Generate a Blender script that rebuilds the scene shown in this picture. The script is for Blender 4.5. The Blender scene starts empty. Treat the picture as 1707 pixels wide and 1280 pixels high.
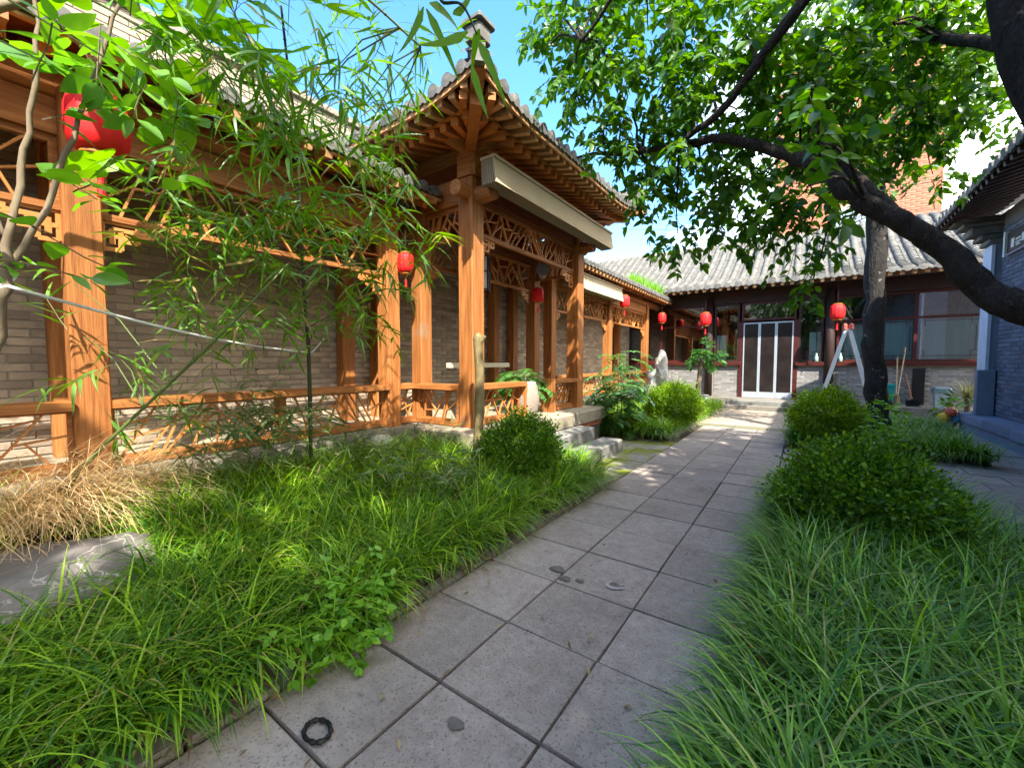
import bpy, math, random
import numpy as np
from mathutils import Vector, Matrix
S = bpy.context.scene
col = S.collection
random.seed(7); RN = np.random.default_rng(7)
R = math.radians

# ---------------------------------------------------------------- camera, sky, sun, exposure
cam = bpy.data.objects.new('camera', bpy.data.cameras.new('camera')); col.objects.link(cam)
cam.location = (0, 0, 1.4); cam.rotation_euler = (R(87), 0, R(35.3))
cam.data.sensor_width = 36; cam.data.lens = 36*688/1707; cam.data.clip_start = .05; cam.data.clip_end = 3000
S.camera = cam
SUN = Vector((.64, -.60, 1.0)).normalized()
W_ = bpy.data.worlds.new('World'); S.world = W_; W_.use_nodes = True
nt = W_.node_tree; nt.nodes.clear()
def N(nt, t, **k):
    n = nt.nodes.new(t)
    for a, b in k.items(): setattr(n, a, b)
    return n
sky = N(nt, 'ShaderNodeTexSky', sky_type='NISHITA', sun_disc=False, sun_elevation=math.asin(SUN.z), sun_rotation=math.atan2(SUN.x, SUN.y), air_density=1.1, dust_density=.5, ozone_density=2.5)
bg = N(nt, 'ShaderNodeBackground'); bg.inputs[1].default_value = .125
out = N(nt, 'ShaderNodeOutputWorld')
tc = N(nt, 'ShaderNodeTexCoord')
mp = N(nt, 'ShaderNodeMapping'); mp.inputs['Scale'].default_value = (1.2, 1.2, 3.0)
nz = N(nt, 'ShaderNodeTexNoise'); nz.inputs['Scale'].default_value = 1.9; nz.inputs['Detail'].default_value = 7; nz.inputs['Roughness'].default_value = .55
dp = N(nt, 'ShaderNodeVectorMath', operation='DOT_PRODUCT'); dp.inputs[1].default_value = (1, .05, -.05)
ma = N(nt, 'ShaderNodeMath', operation='MULTIPLY_ADD'); ma.inputs[1].default_value = .5
rp = N(nt, 'ShaderNodeValToRGB'); rp.color_ramp.elements[0].position = .42; rp.color_ramp.elements[1].position = .72
mx = N(nt, 'ShaderNodeMix', data_type='RGBA'); mx.inputs[7].default_value = (8.2, 8.0, 7.7, 1)
L = nt.links.new
L(tc.outputs['Generated'], mp.inputs[0]); L(mp.outputs[0], nz.inputs['Vector']); L(tc.outputs['Generated'], dp.inputs[0])
L(dp.outputs['Value'], ma.inputs[0]); L(nz.outputs[0], ma.inputs[2]); L(ma.outputs[0], rp.inputs[0])
hs0 = N(nt, 'ShaderNodeHueSaturation'); hs0.inputs['Saturation'].default_value = 1.25; hs0.inputs['Value'].default_value = .92
L(sky.outputs[0], hs0.inputs['Color']); L(rp.outputs[0], mx.inputs[0]); L(hs0.outputs[0], mx.inputs[6]); L(mx.outputs[2], bg.inputs[0]); L(bg.outputs[0], out.inputs[0])
sl = bpy.data.lights.new('sun', 'SUN'); sl.energy = 2.6; sl.angle = R(.6); sl.color = (1, .93, .80)
so = bpy.data.objects.new('sun', sl); col.objects.link(so); so.rotation_euler = SUN.to_track_quat('Z', 'Y').to_euler()
vs = S.view_settings; vs.view_transform = 'Standard'; vs.look = 'None'; vs.exposure = 2.5; vs.gamma = 1
S.cycles.max_bounces = 5; S.cycles.diffuse_bounces = 3; S.cycles.glossy_bounces = 2; S.cycles.transmission_bounces = 3; S.cycles.transparent_max_bounces = 8; S.cycles.caustics_reflective = False; S.cycles.caustics_refractive = False

# ---------------------------------------------------------------- helpers
ORG = {}
def thing(name, label, cat, loc=(0, 0, 0), group=None):
    o = bpy.data.objects.new(name, None); col.objects.link(o); o.location = loc; o.empty_display_size = .1
    ORG[o.name] = Vector(loc); o['label'] = label; o['category'] = cat
    if group: o['group'] = group
    return o
def tag(o, label, cat, group=None):
    o['label'] = label; o['category'] = cat
    if group: o['group'] = group
    return o
def put(name, me, parent=None, M=None, kind=None):
    """M is a world matrix; a part is stored relative to its thing"""
    o = bpy.data.objects.new(name, me); col.objects.link(o)
    org = ORG[parent.name] if parent else Vector()
    if parent: o.parent = parent
    if M is None: o.location = -org; ORG[o.name] = Vector()
    else:
        o.matrix_basis = Matrix.Translation(-org) @ M; ORG[o.name] = M.translation.copy()
    if kind: o['kind'] = kind
    return o
class MB:
    def __init__(s): s.v = []; s.f = []
    def add(s, vs, fs):
        n = len(s.v); s.v += [tuple(v) for v in vs]; s.f += [tuple(i+n for i in f) for f in fs]; return s
    def box(s, c, d, rz=0, M=None):
        x, y, z = d[0]/2, d[1]/2, d[2]/2
        vs = [Vector((a*x, b*y, e*z)) for e in (-1, 1) for b in (-1, 1) for a in (-1, 1)]
        if rz: m = Matrix.Rotation(rz, 3, 'Z'); vs = [m @ v for v in vs]
        if M: vs = [M @ v for v in vs]
        c = Vector(c)
        return s.add([v+c for v in vs], [(0, 2, 3, 1), (4, 5, 7, 6), (0, 1, 5, 4), (2, 6, 7, 3), (0, 4, 6, 2), (1, 3, 7, 5)])
    def span(s, a, b):
        return s.box([(p+q)/2 for p, q in zip(a, b)], [abs(q-p) for p, q in zip(a, b)])
    def cbox(s, a, b, ch=.012):
        """box with chamfered vertical and top edges"""
        x0, y0, z0 = a; x1, y1, z1 = b
        def ring(i, z): return [(x0+i, y0, z), (x1-i, y0, z), (x1, y0+i, z), (x1, y1-i, z), (x1-i, y1, z), (x0+i, y1, z), (x0, y1-i, z), (x0, y0+i, z)]
        def ring2(z): return [(x0+ch+.0, y0+ch, z), (x1-ch, y0+ch, z), (x1-ch, y0+ch, z), (x1-ch, y1-ch, z), (x1-ch, y1-ch, z), (x0+ch, y1-ch, z), (x0+ch, y1-ch, z), (x0+ch, y0+ch, z)]
        n = len(s.v)
        q = [(x0+ch, y0+ch, z1), (x1-ch, y0+ch, z1), (x1-ch, y1-ch, z1), (x0+ch, y1-ch, z1)]
        v = ring(ch, z0)+ring(ch, z1-ch)+q
        f = [(i, (i+1) % 8, 8+(i+1) % 8, 8+i) for i in range(8)]+[(16, 17, 18, 19), (8, 9, 17, 16), (10, 11, 18, 17), (12, 13, 19, 18), (14, 15, 16, 19), (9, 10, 17), (11, 12, 18), (13, 14, 19), (15, 8, 16), tuple(range(7, -1, -1))]
        return s.add(v, f)
    def bar(s, p, q, w, h, up=(0, 0, 1)):
        p, q = Vector(p), Vector(q); d = (q-p); ln = d.length; d /= ln; up = Vector(up)
        y = up.cross(d)
        if y.length < 1e-4: y = Vector((1, 0, 0)).cross(d)
        y.normalize(); z = d.cross(y)
        return s.box((p+q)/2, (ln, w, h), M=Matrix((d, y, z)).transposed())
    def tube(s, pts, rs, n=8, cap=True):
        pts = [Vector(p) for p in pts]
        if not hasattr(rs, '__len__'): rs = [rs]*len(pts)
        t0 = (pts[1]-pts[0]).normalized(); u = t0.orthogonal().normalized(); b = len(s.v); vs = []
        for i, p in enumerate(pts):
            t = (pts[min(i+1, len(pts)-1)]-pts[max(i-1, 0)]).normalized()
            u = (u-t*u.dot(t)).normalized(); w = t.cross(u)
            vs += [p+(u*math.cos(a)+w*math.sin(a))*rs[i] for a in [2*math.pi*k/n for k in range(n)]]
        fs = [(i*n+k, i*n+(k+1) % n, (i+1)*n+(k+1) % n, (i+1)*n+k) for i in range(len(pts)-1) for k in range(n)]
        if cap: fs += [tuple(range(n-1, -1, -1)), tuple((len(pts)-1)*n+k for k in range(n))]
        return s.add(vs, fs)
    def lathe(s, prof, c=(0, 0, 0), n=16, rib=0):
        vs = [(c[0]+r*(1+(rib if k % 2 else 0))*math.cos(2*math.pi*k/n), c[1]+r*(1+(rib if k % 2 else 0))*math.sin(2*math.pi*k/n), c[2]+z) for r, z in prof for k in range(n)]
        m = len(prof)
        fs = [(i*n+k, i*n+(k+1) % n, (i+1)*n+(k+1) % n, (i+1)*n+k) for i in range(m-1) for k in range(n)]
        fs += [tuple(range(n-1, -1, -1)), tuple((m-1)*n+k for k in range(n))]
        return s.add(vs, fs)
    def extr(s, poly, d):
        n = len(poly); d = Vector(d); vs = [Vector(p) for p in poly]
        return s.add(vs+[v+d for v in vs], [tuple(range(n-1, -1, -1)), tuple(range(n, 2*n))]+[(i, (i+1) % n, n+(i+1) % n, n+i) for i in range(n)])
    def mesh(s, name, mat, smooth=False):
        me = bpy.data.meshes.new(name); me.from_pydata(s.v, [], s.f)
        if mat: me.materials.append(mat)
        if smooth: me.polygons.foreach_set('use_smooth', [True]*len(me.polygons))
        return me
def part(name, mb, mat, parent=None, smooth=False, kind=None):
    return put(name, mb.mesh(name, mat, smooth), parent, None, kind)
def struct(name, mb, mat, smooth=False):
    return put(name, mb.mesh(name, mat, smooth), None, None, 'structure')
def fastmesh(name, V, loops, totals, mat, rnd=None, smooth=False):
    me = bpy.data.meshes.new(name); V = np.ascontiguousarray(V, dtype=np.float32)
    me.vertices.add(len(V)); me.vertices.foreach_set('co', V.ravel())
    me.loops.add(len(loops)); me.loops.foreach_set('vertex_index', np.asarray(loops, dtype=np.int32))
    totals = np.asarray(totals, dtype=np.int32)
    st = np.concatenate([[0], np.cumsum(totals)[:-1]]).astype(np.int32)
    me.polygons.add(len(totals)); me.polygons.foreach_set('loop_start', st); me.polygons.foreach_set('loop_total', totals)
    me.update(calc_edges=True)
    if smooth: me.polygons.foreach_set('use_smooth', np.ones(len(totals), dtype=bool))
    if rnd is not None:
        a = me.attributes.new('rnd', 'FLOAT', 'POINT'); a.data.foreach_set('value', np.asarray(rnd, dtype=np.float32))
    me.materials.append(mat); return me
class Tm:
    """a piece template that can be instanced as objects or merged by numpy"""
    def __init__(s, name, mb, mat, smooth=False):
        s.V = np.array(mb.v, dtype=np.float32); s.L = np.array([i for f in mb.f for i in f]); s.T = np.array([len(f) for f in mb.f])
        s.mat = mat; s.name = name; s.smooth = smooth; s.me = mb.mesh(name, mat, smooth)
    def merge(s, A, P, name=None):
        n = len(A); k = len(s.V)
        V = np.einsum('nij,kj->nki', A, s.V)+P[:, None, :]
        Lp = (s.L[None, :]+(np.arange(n)*k)[:, None]).ravel()
        return fastmesh(name or s.name, V.reshape(-1, 3), Lp, np.tile(s.T, n), s.mat, np.repeat(RN.random(n), k), s.smooth)
CR = np.array([math.cos(R(35.3)), math.sin(R(35.3)), 0]); CF = np.array([-math.sin(R(35.3)), math.cos(R(35.3)), 0])
def prominence(P):
    d = P @ CF; r = P @ CR; u = P[:, 2]-1.4
    ok = (d > .3) & (np.abs(r) < 1.3*d) & (np.abs(u) < 1.0*d)
    return np.where(ok, 1/np.maximum(d, .1), -1/np.maximum(np.abs(d)+np.abs(r), .1)*0-1e-3*np.hypot(d, r))
def pieces(parent, name, tm, A, P, limit=300):
    """A: (n,3,3) world bases, P: (n,3). The most prominent become objects, the rest one part"""
    A = np.asarray(A, dtype=np.float32); P = np.asarray(P, dtype=np.float32)
    if len(P) == 0: return
    o = np.argsort(-prominence(P), kind='stable'); head, tail = o[:limit], o[limit:]
    for i in head:
        m = Matrix([list(A[i][r])+[float(P[i][r])] for r in range(3)]+[[0, 0, 0, 1]])
        put(name, tm.me, parent, m)
    if len(tail): put(name, tm.merge(A[tail], P[tail]), parent, None, 'stuff')
I3 = np.eye(3)
def bases(D, U, sc=None):
    D = D/np.linalg.norm(D, axis=1, keepdims=True); Z = U-(U*D).sum(1, keepdims=True)*D
    Z /= np.maximum(np.linalg.norm(Z, axis=1, keepdims=True), 1e-6); Y = np.cross(Z, D)
    B = np.stack([D, Y, Z], axis=2)
    return B if sc is None else B*np.asarray(sc)[:, None, None]
def sphere_pts(n):
    v = RN.normal(size=(n, 3)); return v/np.linalg.norm(v, axis=1, keepdims=True)

# ---------------------------------------------------------------- materials
def rndval(nt):
    oi = N(nt, 'ShaderNodeObjectInfo'); at = N(nt, 'ShaderNodeAttribute', attribute_name='rnd')
    a = N(nt, 'ShaderNodeMath', operation='ADD'); f = N(nt, 'ShaderNodeMath', operation='FRACT')
    nt.links.new(oi.outputs['Random'], a.inputs[0]); nt.links.new(at.outputs['Fac'], a.inputs[1]); nt.links.new(a.outputs[0], f.inputs[0])
    return f.outputs[0]
def mat(name, c1, c2, scale=4, stretch=(1, 1, 1), rough=.75, bump=.3, bscale=None, var=0., spec=.3, c3=None, c3at=(.6, .7), metal=0, c3scale=2.2, dist=.01, world=False, speck=None):
    m = bpy.data.materials.new(name); m.use_nodes = True; t = m.node_tree; L = t.links.new
    b = t.nodes['Principled BSDF']; b.inputs['Roughness'].default_value = rough; b.inputs['Specular IOR Level'].default_value = spec; b.inputs['Metallic'].default_value = metal
    tc = N(t, 'ShaderNodeTexCoord'); rv = rndval(t)
    if world:
        g = N(t, 'ShaderNodeNewGeometry'); src = g.outputs['Position']
    else:
        sc = N(t, 'ShaderNodeVectorMath', operation='SCALE'); cb = N(t, 'ShaderNodeCombineXYZ')
        for i in range(3): L(rv, cb.inputs[i])
        sc.inputs['Scale'].default_value = 37; L(cb.outputs[0], sc.inputs[0])
        ad = N(t, 'ShaderNodeVectorMath', operation='ADD'); L(tc.outputs['Object'], ad.inputs[0]); L(sc.outputs[0], ad.inputs[1]); src = ad.outputs[0]
    mp = N(t, 'ShaderNodeMapping'); mp.inputs['Scale'].default_value = stretch; L(src, mp.inputs[0])
    nz = N(t, 'ShaderNodeTexNoise'); nz.inputs['Scale'].default_value = scale; nz.inputs['Detail'].default_value = 6; nz.inputs['Roughness'].default_value = .65; L(mp.outputs[0], nz.inputs['Vector'])
    cr = N(t, 'ShaderNodeMapRange'); cr.inputs[1].default_value = .3; cr.inputs[2].default_value = .7; L(nz.outputs[0], cr.inputs[0])
    mx = N(t, 'ShaderNodeMix', data_type='RGBA'); mx.inputs[6].default_value = (*c1, 1); mx.inputs[7].default_value = (*c2, 1); L(cr.outputs[0], mx.inputs[0])
    outc = mx.outputs[2]
    if c3:
        n2 = N(t, 'ShaderNodeTexNoise'); n2.inputs['Scale'].default_value = c3scale; n2.inputs['Detail'].default_value = 8; n2.inputs['Roughness'].default_value = .7; L(src, n2.inputs['Vector'])
        r2 = N(t, 'ShaderNodeMapRange'); r2.inputs[1].default_value, r2.inputs[2].default_value = c3at; L(n2.outputs[0], r2.inputs[0])
        m2 = N(t, 'ShaderNodeMix', data_type='RGBA'); m2.inputs[7].default_value = (*c3, 1); L(outc, m2.inputs[6]); L(r2.outputs[0], m2.inputs[0]); outc = m2.outputs[2]
    if speck:
        n4 = N(t, 'ShaderNodeTexNoise'); n4.inputs['Scale'].default_value = speck[1]; n4.inputs['Detail'].default_value = 3; g4 = N(t, 'ShaderNodeNewGeometry'); L(g4.outputs['Position'], n4.inputs['Vector'])
        r4 = N(t, 'ShaderNodeMapRange'); r4.inputs[1].default_value = .54; r4.inputs[2].default_value = .72; r4.inputs[4].default_value = .85; L(n4.outputs[0], r4.inputs[0])
        n5 = N(t, 'ShaderNodeTexNoise'); n5.inputs['Scale'].default_value = speck[2]; n5.inputs['Detail'].default_value = 9; n5.inputs['Roughness'].default_value = .75; L(g4.outputs['Position'], n5.inputs['Vector'])
        r5 = N(t, 'ShaderNodeMapRange'); r5.inputs[1].default_value = .45; r5.inputs[2].default_value = .75; r5.inputs[4].default_value = .6; L(n5.outputs[0], r5.inputs[0])
        for q in (r5, r4):
            m4 = N(t, 'ShaderNodeMix', data_type='RGBA'); m4.inputs[7].default_value = (*speck[0], 1); L(outc, m4.inputs[6]); L(q.outputs[0], m4.inputs[0]); outc = m4.outputs[2]
    if var:
        hs = N(t, 'ShaderNodeHueSaturation'); mr = N(t, 'ShaderNodeMapRange'); mr.inputs[3].default_value = 1-var; mr.inputs[4].default_value = 1+var
        L(rv, mr.inputs[0]); L(mr.outputs[0], hs.inputs['Value']); L(outc, hs.inputs['Color']); outc = hs.outputs[0]
    L(outc, b.inputs['Base Color'])
    if bump:
        n3 = N(t, 'ShaderNodeTexNoise'); n3.inputs['Scale'].default_value = bscale or scale*4; n3.inputs['Detail'].default_value = 5; L(mp.outputs[0], n3.inputs['Vector'])
        bp = N(t, 'ShaderNodeBump'); bp.inputs['Strength'].default_value = bump; bp.inputs['Distance'].default_value = dist; L(n3.outputs[0], bp.inputs['Height']); L(bp.outputs[0], b.inputs['Normal'])
    return m
def leafmat(name, ca, cb, trans=.45, gloss=.02, rough=.45, tcol=None, cc=None):
    m = bpy.data.materials.new(name); m.use_nodes = True; t = m.node_tree; t.nodes.clear(); L = t.links.new
    rv = rndval(t); mx = N(t, 'ShaderNodeMix', data_type='RGBA'); mx.inputs[6].default_value = (*ca, 1); mx.inputs[7].default_value = (*cb, 1); pw = N(t, 'ShaderNodeMath', operation='POWER'); pw.inputs[1].default_value = 1.7; L(rv, pw.inputs[0]); L(pw.outputs[0], mx.inputs[0])
    c = mx.outputs[2]
    if cc:
        r = N(t, 'ShaderNodeMapRange'); r.inputs[1].default_value = .93; r.inputs[2].default_value = .95; L(rv, r.inputs[0])
        m3 = N(t, 'ShaderNodeMix', data_type='RGBA'); m3.inputs[7].default_value = (*cc, 1); L(c, m3.inputs[6]); L(r.outputs[0], m3.inputs[0]); c = m3.outputs[2]
    d = N(t, 'ShaderNodeBsdfDiffuse'); tr = N(t, 'ShaderNodeBsdfTranslucent'); g = N(t, 'ShaderNodeBsdfGlossy'); g.inputs['Roughness'].default_value = rough; g.inputs['Color'].default_value = (.9, .95, 1, 1)
    hs = N(t, 'ShaderNodeHueSaturation'); hs.inputs['Hue'].default_value = .485; hs.inputs['Saturation'].default_value = 1.1; hs.inputs['Value'].default_value = 1.5
    L(c, d.inputs[0]); L(c, hs.inputs['Color']); L(hs.outputs[0], tr.inputs[0])
    a = N(t, 'ShaderNodeMixShader'); a.inputs[0].default_value = trans; L(d.outputs[0], a.inputs[1]); L(tr.outputs[0], a.inputs[2])
    fr = N(t, 'ShaderNodeLayerWeight'); fr.inputs['Blend'].default_value = .35
    fm = N(t, 'ShaderNodeMath', operation='MULTIPLY_ADD'); fm.inputs[1].default_value = .05; fm.inputs[2].default_value = gloss; L(fr.outputs['Fresnel'], fm.inputs[0])
    b = N(t, 'ShaderNodeMixShader'); L(fm.outputs[0], b.inputs[0]); L(a.outputs[0], b.inputs[1]); L(g.outputs[0], b.inputs[2])
    o = N(t, 'ShaderNodeOutputMaterial'); L(b.outputs[0], o.inputs[0]); return m
def flat(name, c, rough=.6, spec=.3, metal=0, bump=0): return mat(name, c, tuple(x*.8 for x in c), scale=6, rough=rough, spec=spec, metal=metal, bump=bump)
WO1, WO2, WO3 = (.50, .205, .06), (.21, .065, .015), (.16, .045, .012)
wood_z = mat('timber_upright', WO1, WO2, 2.4, (13, 13, .7), rough=.62, bump=.35, var=.14, c3=(.30, .22, .15), c3at=(.60, .78), c3scale=1.4)
wood_y = mat('timber_lengthwise', WO1, WO2, 2.4, (13, .7, 13), rough=.62, bump=.35, var=.14)
wood_x = mat('timber_crosswise', WO1, WO2, 2.4, (.7, 13, 13), rough=.62, bump=.35, var=.14)
wood_b = mat('timber_bar', (.58, .25, .075), (.42, .15, .04), 5, rough=.5, bump=.15, var=.18)
wood_d = mat('timber_dark_red', (.27, .075, .022), (.15, .038, .012), 3, (4, .6, 4), rough=.5, bump=.25, var=.12)
raft = mat('rafter_timber', (.64, .235, .06), (.45, .135, .03), 5, (2, 2, 2), rough=.55, bump=.2, var=.2)
raft_p = mat('rafter_weathered', (.60, .34, .165), (.46, .21, .085), 5, (2, 2, 2), rough=.7, bump=.25, var=.2)
brick = mat('grey_brown_brick', (.46, .37, .28), (.31, .25, .19), 6, rough=.9, bump=.45, bscale=40, var=.28, c3=(.40, .37, .32), c3at=(.6, .75), c3scale=3)
brickp = mat('pale_buff_brick', (.38, .325, .255), (.29, .25, .20), 6, rough=.9, bump=.4, bscale=40, var=.16)
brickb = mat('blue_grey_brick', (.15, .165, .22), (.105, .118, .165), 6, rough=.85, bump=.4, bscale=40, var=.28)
brickg = mat('grey_brick', (.30, .29, .28), (.24, .23, .225), 6, rough=.9, bump=.4, bscale=40, var=.24)
brickr = mat('red_brick', (.52, .19, .11), (.45, .155, .09), 3, rough=.9, bump=.2, var=.06)
mortar = mat('mortar', (.34, .32, .28), (.26, .245, .215), 9, rough=.95, bump=.3)
mortard = mat('mortar_dark', (.17, .175, .20), (.13, .135, .16), 9, rough=.95, bump=.3)
mortarr = mat('mortar_red', (.52, .34, .26), (.46, .28, .21), 5, rough=.95, bump=.1)
tile_g = mat('grey_clay_tile', (.185, .18, .168), (.115, .112, .106), 8, rough=.85, bump=.4, bscale=25, var=.2, c3=(.25, .24, .215), c3at=(.58, .74), c3scale=5)
tile_d = mat('dark_clay_tile', (.085, .083, .08), (.15, .145, .135), 7, rough=.8, bump=.4, bscale=25, var=.25, c3=(.27, .26, .24), c3at=(.58, .74), c3scale=6)
stone = mat('plinth_stone', (.29, .265, .225), (.20, .182, .155), 3.5, rough=.9, bump=.8, bscale=30, var=.1, speck=((.12, .105, .085), 45, 1.3), c3=(.18, .17, .14), c3at=(.58, .75), c3scale=2.5)
stoney = mat('warm_stone', (.34, .29, .215), (.23, .20, .15), 5, rough=.9, bump=.6, bscale=34, var=.1, c3=(.26, .23, .17), c3at=(.56, .72), c3scale=4)
stoneb = mat('step_stone', (.235, .23, .215), (.15, .15, .145), 5, rough=.85, bump=.7, bscale=36, var=.08, c3=(.31, .295, .245), c3at=(.52, .68), c3scale=4)
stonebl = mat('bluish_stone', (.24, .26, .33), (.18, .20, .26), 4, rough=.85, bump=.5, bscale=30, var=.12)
paver = mat('paver_stone', (.375, .322, .285), (.265, .226, .20), 9, rough=.88, bump=.8, bscale=70, var=.12, c3=(.145, .12, .105), c3at=(.58, .76), c3scale=6, dist=.008, speck=((.12, .098, .084), 85, 1.7))
paverw = mat('warm_paver', (.36, .29, .225), (.28, .225, .175), 5, rough=.88, bump=.4, bscale=60, var=.12)
paverm = mat('mossy_paver', (.26, .245, .21), (.20, .19, .165), 5, rough=.9, bump=.4, bscale=60, var=.1, c3=(.17, .19, .014), c3at=(.44, .56), c3scale=2.4, world=True)
joint = mat('joint_soil', (.045, .036, .028), (.085, .07, .052), 30, rough=1, bump=.5, bscale=60)
soil = mat('bed_soil', (.05, .038, .022), (.085, .065, .04), 12, rough=1, bump=.8, bscale=30, dist=.03)
curbm = mat('curb_stone', (.27, .24, .205), (.19, .17, .14), 6, rough=.95, bump=.5, var=.2, c3=(.09, .10, .04), c3at=(.52, .7), c3scale=5)
bark = mat('dark_bark', (.020, .014, .011), (.052, .040, .033), 7, (2, 2, .6), rough=.95, bump=1, bscale=26, dist=.06, c3=(.095, .08, .07), c3at=(.56, .70), c3scale=14)
barkg = mat('mottled_bark', (.016, .014, .013), (.045, .04, .037), 6, (2, 2, .8), rough=.95, bump=1, bscale=18, dist=.03, c3=(.24, .225, .21), c3at=(.60, .66), c3scale=8)
barkl = mat('pale_bark', (.23, .18, .12), (.15, .115, .075), 8, (2, 2, .7), rough=.9, bump=.6, bscale=20)
logm = mat('cut_log_bark', (.24, .19, .09), (.15, .12, .055), 9, (2, 2, 1), rough=.95, bump=.7, bscale=20, c3=(.10, .09, .05), c3at=(.56, .7), c3scale=9)
red = mat('lantern_red', (.86, .022, .022), (.74, .012, .016), 3, rough=.55, bump=.1)
gold = flat('lantern_gold', (.50, .20, .03), .4, .5)
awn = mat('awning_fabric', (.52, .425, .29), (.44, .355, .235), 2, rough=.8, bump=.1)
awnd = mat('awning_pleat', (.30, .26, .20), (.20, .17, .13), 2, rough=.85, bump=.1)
alu = flat('brushed_aluminium', (.55, .60, .68), .35, .5, .4)
mesh_scr = mat('dark_door_screen', (.012, .009, .009), (.03, .022, .021), 2, rough=.22, bump=0, spec=.35)
redw = mat('oxblood_timber', (.085, .017, .013), (.05, .011, .009), 4, (1, 1, 1), rough=.45, bump=.2)
dkw = mat('near_black_timber', (.045, .022, .018), (.028, .015, .013), 4, rough=.55, bump=.2)
curt = mat('teal_curtain', (.66, .86, .82), (.50, .74, .71), 2, (6, 1, .4), rough=.9, bump=.3)
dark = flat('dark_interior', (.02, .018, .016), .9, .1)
blackm = flat('black_plastic', (.012, .012, .013), .5)
teal = flat('teal_plastic', (.02, .38, .36), .4, .4)
greyp = flat('pale_grey_plastic', (.42, .52, .55), .45, .4)
greyl = flat('grey_lid', (.20, .29, .32), .45, .4)
whitem = mat('white_paint', (.74, .74, .72), (.62, .62, .60), 4, rough=.6, bump=.1)
rockm = mat('veined_rock', (.20, .18, .168), (.12, .11, .105), 4, (1, 1, 6), rough=.8, bump=.7, bscale=14, c3=(.36, .33, .29), c3at=(.60, .65), c3scale=7)
_rt = rockm.node_tree; _rn = N(_rt, 'ShaderNodeTexNoise'); _rn.inputs['Scale'].default_value = 3.2; _rn.inputs['Detail'].default_value = 5; _rn.inputs['Distortion'].default_value = .8
_rm = N(_rt, 'ShaderNodeMapping'); _rm.inputs['Scale'].default_value = (.8, 1.2, 3.5); _rm.inputs['Rotation'].default_value = (.3, .2, .5); _rc = N(_rt, 'ShaderNodeTexCoord'); _rs = N(_rt, 'ShaderNodeMath', operation='SUBTRACT'); _rs.inputs[1].default_value = .5
_ra = N(_rt, 'ShaderNodeMath', operation='ABSOLUTE'); _rr = N(_rt, 'ShaderNodeMapRange'); _rr.inputs[1].default_value = .012; _rr.inputs[2].default_value = 0; _rx = N(_rt, 'ShaderNodeMix', data_type='RGBA'); _rx.inputs[7].default_value = (.42, .39, .34, 1)
_rb = _rt.nodes['Principled BSDF'].inputs['Base Color']; _old = _rb.links[0].from_socket; _l = _rt.links.new
_l(_rc.outputs['Object'], _rm.inputs[0]); _l(_rm.outputs[0], _rn.inputs['Vector']); _l(_rn.outputs[0], _rs.inputs[0]); _l(_rs.outputs[0], _ra.inputs[0]); _l(_ra.outputs[0], _rr.inputs[0]); _l(_rr.outputs[0], _rx.inputs[0]); _l(_old, _rx.inputs[6]); _l(_rx.outputs[2], _rb)
rockw = mat('pale_rock', (.50, .48, .44), (.36, .345, .32), 4, rough=.85, bump=1, bscale=12, dist=.05)
glass = bpy.data.materials.new('window_glass'); glass.use_nodes = True
_t = glass.node_tree; _t.nodes.clear(); _a = N(_t, 'ShaderNodeBsdfTransparent'); _a.inputs[0].default_value = (.86, .92, .92, 1); _g = N(_t, 'ShaderNodeBsdfGlossy'); _g.inputs['Roughness'].default_value = .02
_w = N(_t, 'ShaderNodeLayerWeight'); _w.inputs[0].default_value = .3; _m = N(_t, 'ShaderNodeMath', operation='MULTIPLY_ADD'); _m.inputs[1].default_value = .8; _m.inputs[2].default_value = .22
_x = N(_t, 'ShaderNodeMixShader'); _o = N(_t, 'ShaderNodeOutputMaterial')
_t.links.new(_w.outputs['Fresnel'], _m.inputs[0]); _t.links.new(_m.outputs[0], _x.inputs[0]); _t.links.new(_a.outputs[0], _x.inputs[1]); _t.links.new(_g.outputs[0], _x.inputs[2]); _t.links.new(_x.outputs[0], _o.inputs[0])
lf_tree = leafmat('tree_leaf', (.035, .13, .010), (.12, .27, .018), .5, .012)
lf_sap = leafmat('sapling_leaf', (.09, .26, .03), (.16, .36, .035), .5, .012)
lf_bam = leafmat('bamboo_leaf', (.09, .25, .018), (.17, .34, .03), .45, .012, cc=(.42, .34, .12))
lf_bdk = leafmat('dwarf_bamboo_leaf', (.065, .135, .03), (.13, .20, .05), .35, .012, cc=(.30, .25, .12))
lf_grass = leafmat('grass_blade', (.03, .135, .003), (.36, .60, .014), .36, .012, cc=(.38, .36, .10))
lf_grassb = leafmat('grass_blade_bluish', (.028, .125, .012), (.28, .55, .045), .36, .012, cc=(.36, .36, .12))
lf_dry = leafmat('dry_straw', (.78, .62, .36), (.58, .38, .16), .25, .012)
lf_box = leafmat('boxwood_leaf', (.028, .10, .005), (.19, .38, .014), .35, .012)
lf_boxy = leafmat('boxwood_sunlit_leaf', (.07, .19, .006), (.34, .52, .012), .4, .012)  # lighter, yellower box leaf: sunshine on the far bushes put into the colour
lf_pin = leafmat('pinnate_leaf', (.06, .20, .035), (.13, .31, .06), .42, .012)
lf_weed = leafmat('weed_leaf', (.12, .32, .015), (.24, .48, .03), .42, .012)
lf_roof = leafmat('roof_weed', (.14, .36, .03), (.22, .44, .04), .45, .012)

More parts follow.
